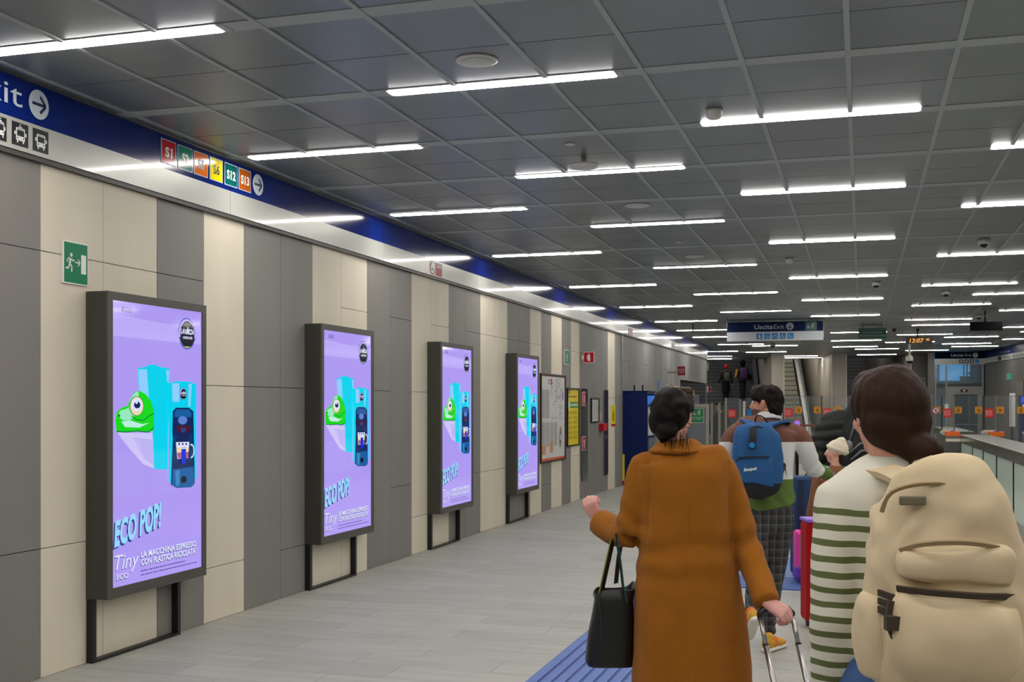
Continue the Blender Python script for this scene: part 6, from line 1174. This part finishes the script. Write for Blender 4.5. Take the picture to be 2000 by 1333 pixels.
# person in dark puffer with black rucksack
pf = mat('dark_green_puffer', (28, 32, 25), .6, bump=.1, bscale=60, spec=.3)
pu, hc, k, q = simple('person in a dark green puffer jacket with head hidden, standing behind the child', 1664, 11.0, 1.86, pf, dkt, hair_d, bulk=1.42, lean=.15, headdx=.17, headdy=.08)
rk = thing('rucksack', 'big black rucksack with grey straps worn by the person in the dark green puffer', 'backpack', pu.location, YAW)
q2 = lambda x, y, z: (x * k, y * k, z * k)
organic('pack_body', lambda bm: loft(bm, [(*q2(.0, -.20, 1.50), .08, .06), (*q2(0, -.26, 1.44), .14, .11), (*q2(0, -.28, 1.25), .165, .13), (*q2(0, -.28, 1.0), .16, .13), (*q2(0, -.26, .90), .12, .09)], n=26, p=2.8), .011, 4, blk_f, rk, disp=lambda co, no: .006 * nz(co, 18, 3))
gs = mat('grey_strap', (112, 112, 112), .5)
for pts in ([(-.13, -.37, 1.18), (-.10, -.41, 1.32), (-.03, -.39, 1.42), (.04, -.33, 1.48)], [(-.14, -.41, 1.08), (-.06, -.44, 1.16), (.03, -.44, 1.17), (.12, -.42, 1.10)], [(-.13, -.415, 1.02), (-.05, -.445, 1.10), (.04, -.445, 1.11), (.13, -.42, 1.03)]): bm = bmn(); tube(bm, [q2(*p_) for p_ in pts], .010); mk('strap', bm, gs, rk)
bm = bmn(); ball(bm, q2(-.145, -.40, 1.14), (.04, .03, .05)); mk('side_pouch', bm, gs, rk)
# two people on the wide staircase
blkc = mat('black_coat', (15, 15, 17), .8)
def onstair(px, d):
    p = at(px, d); ys = (SM.inverted() @ p).y; return 0.16 * (int((ys - 47.0) / .32) + 1)
s1, hc, k, q = simple('person in a red hat and long black coat climbing the wide staircase', 1418, 49.6, 1.62, blkc, blkc, hair_d, hat=1, coat_len=.92, z=onstair(1418, 49.6), arms=((-.34, .02, .88), (.30, .02, .85)), topname='coat')
def b_rh(bm): ball(bm, hc + Vector((0, -.015, .04)) , (.10, .105, .10)); ball(bm, hc + Vector((0, -.05, -.02)), (.085, .06, .07)); ball(bm, hc + Vector((0, -.02, .15)), (.035, .035, .03))
organic('red_hat', b_rh, .010, 3, mat('red_wool', (200, 30, 30), .9), s1)
def smallpack(name, label, root, rgb, q, w_=.13, z0=.98, z1=1.32, y=-.20, x=0):
    t = thing(name, label, 'backpack', root.location, YAW); organic('pack_body', lambda bm: loft(bm, [(*q(x, y, z1), w_ * .7, .04), (*q(x, y - .02, z1 - .06), w_, .08), (*q(x, y - .02, z0 + .06), w_, .085), (*q(x, y, z0), w_ * .8, .05)], n=18, p=3), .012, 3, mat(name + label[:6], rgb, .7), t)
    for sx in (-1, 1): bm = bmn(); strap(bm, [q(sx * .09 + x * .2, y + .06, z1 + .0), q(sx * .11, -.07, 1.40), q(sx * .12, .03, 1.42), q(sx * .12, .14, 1.30)], .04, .012, (1, 0, .2)); mk('shoulder_strap', bm, blk_f, t)
    return t
smallpack('backpack', 'grey-green backpack on the person in the red hat on the staircase', s1, (98, 104, 90), q)
s2, hc, k, q = simple('dark-haired person with a purple backpack climbing the wide staircase, right of the red hat', 1450.5, 49.6, 1.64, mat('violet_jacket', (70, 58, 82), .8), mat('dark_jeans', (36, 42, 52), .85), hair_d, z=onstair(1450.5, 49.6), arms=((-.26, -.02, .92), (.26, .02, .85)))
organic('hair_volume', lambda bm: (ball(bm, hc + Vector((0, -.03, .02)), (.13, .12, .14)), ball(bm, hc + Vector((0, -.05, -.08)), (.10, .07, .09))), .012, 3, hair_d, s2)
smallpack('backpack', 'purple backpack on the dark-haired person on the staircase', s2, (104, 70, 128), q, .14, .92, 1.36)
bm = bmn(); o = thing('yellow_bag', 'yellow folded bag under the arm of the purple backpack wearer on the staircase', 'bag', s2.location, YAW); M_ = Matrix.Translation(q(-.30, -.10, 1.12)) @ Matrix.Rotation(R(12), 4, 'Y'); box(bm, -.055, .055, -.05, .05, -.19, .19, 0, M_, .03); mk('bag_body', bm, mat('amber_fabric', (226, 160, 24), .6), o, smooth=True); bm = bmn(); tube(bm, [M_ @ Vector((-.03, 0, .18)), M_ @ Vector((0, 0, .26)), M_ @ Vector((.03, 0, .18))], .008); mk('strap', bm, blk_f, o)
o = thing('shoulder_bag', 'black shoulder bag hanging at the right of the purple backpack wearer', 'bag', s2.location, YAW); organic('bag_body', lambda bm: loft(bm, [(*q(.31, -.05, 1.10), .06, .07), (*q(.32, -.05, 1.0), .10, .11), (*q(.32, -.05, .84), .09, .10)], n=16, p=2.8), .012, 3, blkc, o); bm = bmn(); tube(bm, [q(.30, -.05, 1.1), q(.26, -.06, 1.25), q(.20, -.03, 1.40)], .01); mk('strap', bm, blkc, o)
# dark figure behind the slim posts
g1, hc, k, q = simple('person in a long black coat beyond the slim gate posts, left of the red sticker', 1406, 30.5, 1.70, blkc, blkc, hair_d, head_yaw=R(60), coat_len=.85, topname='coat')
p = at(1557, 24.0); o = thing('ticket_validator', 'slim validator post with a lit violet screen beyond the man with the blue backpack', 'validator', (p.x, p.y, 0))
bm = bmn(); cyl(bm, (0, .02, 0), (0, .02, 1.0), .03); mk('post', bm, gd, o); bm = bmn(); box(bm, -.06, .06, 0, .05, .98, 1.3, 0, None, .01); mk('case', bm, mat('validator_coral', (236, 110, 90), .4), o); bm = bmn(); box(bm, -.05, .05, -.006, 0, 1.14, 1.28); mk('screen', bm, screen('phone', (150, 120, 240)), o)
# ================================================================ luggage between the man and the striped jumper
def case(name, label, px, d, w_, dp, z0, z1, m, rz=YAW, bev=.03):
    p = at(px, d); t = thing(name, label, 'suitcase', (p.x, p.y, 0), rz); bm = bmn(); box(bm, -w_ / 2, w_ / 2, 0, dp, z0, z1, 0, None, bev); mk('shell', bm, m, t, smooth=False)
    for sx in (-1, 1):
        for yy in (.05, dp - .05): bm = bmn(); cyl(bm, (sx * (w_ / 2 - .05) - .012, yy, .028), (sx * (w_ / 2 - .05) + .012, yy, .028), .028, n=16); box(bm, sx * (w_ / 2 - .05) - .018, sx * (w_ / 2 - .05) + .018, yy - .02, yy + .02, .03, z0 + .01); mk('wheel', bm, WHEEL[0], t)
    return t
WHEEL = [mat('purple_wheel', (86, 36, 140), .4)]
pk = mat('pink_shell', (232, 60, 160), .35); pur = mat('purple_base', (104, 48, 168), .35); mint = mat('mint_panel', (110, 214, 200), .4)
t = case('childs_suitcase', 'pink, mint and purple child suitcase with heart, rainbow and doughnut stickers', 1592.5, 10.25, .33, .16, .05, .485, pk)
bm = bmn(); box(bm, -.167, .167, -.008, .166, .05, .17, 0, None, .02); mk('base_trim', bm, pur, t)
bm = bmn(); box(bm, -.135, .14, -.014, .0, .155, .46, 0, None, .012); mk('front_panel', bm, mint, t)
A = Art((0, -.015, 0), (1, 0, 0), (0, 0, 1), .0012); hp3 = mat('heart_pink', (240, 90, 130), .4)
def heart(cx, cz, r, m, k_=1): A.poly([(cx + r * .9 * (math.sin(t_) ** 3), cz + r * (.81 * math.cos(t_) - .31 * math.cos(2 * t_) - .12 * math.cos(3 * t_))) for t_ in [2 * math.pi * i / 28 for i in range(28)]], m, k_)
heart(-.085, .39, .034, signw); heart(-.085, .39, .027, hp3, 2); heart(.07, .41, .03, hp3, 2)
for i, rgb in enumerate([(220, 30, 160), (250, 90, 60), (250, 200, 40), (120, 220, 120), (90, 120, 230)]):
    pts = [(-.02 + (.095 - .016 * i) * math.cos(R(a)), .26 + (.085 - .014 * i) * math.sin(R(a))) for a in range(0, 181, 12)]; A.poly(pts, mat('rainbow_%d' % i, rgb, .4), 2 + i)
A.poly([(-.105, .255), (.07, .255), (.0, .17)], mat('bag_blue', (70, 80, 200), .4), 3)
for k_ in range(4): A.line([(-.09 + .035 * k_, .262), (-.07 + .035 * k_, .20)], .010, signw, 8)
A.disc(-.07, .185, .032, .032, mat('donut_red', (220, 40, 80), .4), 4); A.disc(-.07, .185, .012, .012, mint, 5); A.disc(.09, .19, .028, .028, hp3, 4)
A.done('sticker_print', t); bm = bmn(); tube(bm, [(-.04, .08, .48), (-.035, .09, .51), (.035, .09, .51), (.04, .09, .48)], .008); mk('handle', bm, pur, t)
WHEEL[0] = black
navyb = mat('navy_nylon', (14, 52, 96), .6, bump=.15, bscale=200)
t = case('navy_suitcase', 'tall navy blue fabric suitcase with white lettering behind the child suitcase', 1594, 10.52, .40, .18, .05, .955, navyb)
bm = bmn(); box(bm, -.17, .17, -.02, 0, .10, .60, 0, None, .015); mk('front_pocket', bm, navyb, t); bm = bmn(); strap(bm, [(-.15, -.022, .10), (-.15, -.03, .55), (-.14, -.008, .92)], .04, .006, (1, 0, 0)); mk('strap', bm, mat('dark_navy_strap', (8, 24, 52), .6), t)
A = Art((-.11, -.022, .55), (1, 0, .06), (0, 0, 1), .002); A.text('boomba', 0, 0, .042, signw, 1, w_=.17, bold=.04, shear=.2); A.done('lettering', t)
bm = bmn(); tube(bm, [(-.06, .13, .95), (-.055, .13, .985), (.055, .13, .985), (.06, .13, .95)], .010); mk('handle', bm, black, t)
t = case('red_suitcase', 'red hard-shell suitcase with lilac top, half hidden behind the striped sleeve', 1609, 8.2, .235, .22, .05, .775, mat('red_shell', (176, 6, 16), .6, spec=.2))
bm = bmn(); box(bm, -.119, .119, -.004, .224, .765, .79, 0, None, .008); mk('top_trim', bm, mat('lilac_trim', (150, 100, 215), .4), t); bm = bmn()
for i in range(4): box(bm, -.09 + .055 * i, -.08 + .055 * i, -.006, 0, .1, .72)
mk('shell_ribs', bm, mat('red_shell', (176, 6, 16), .6, spec=.2), t)
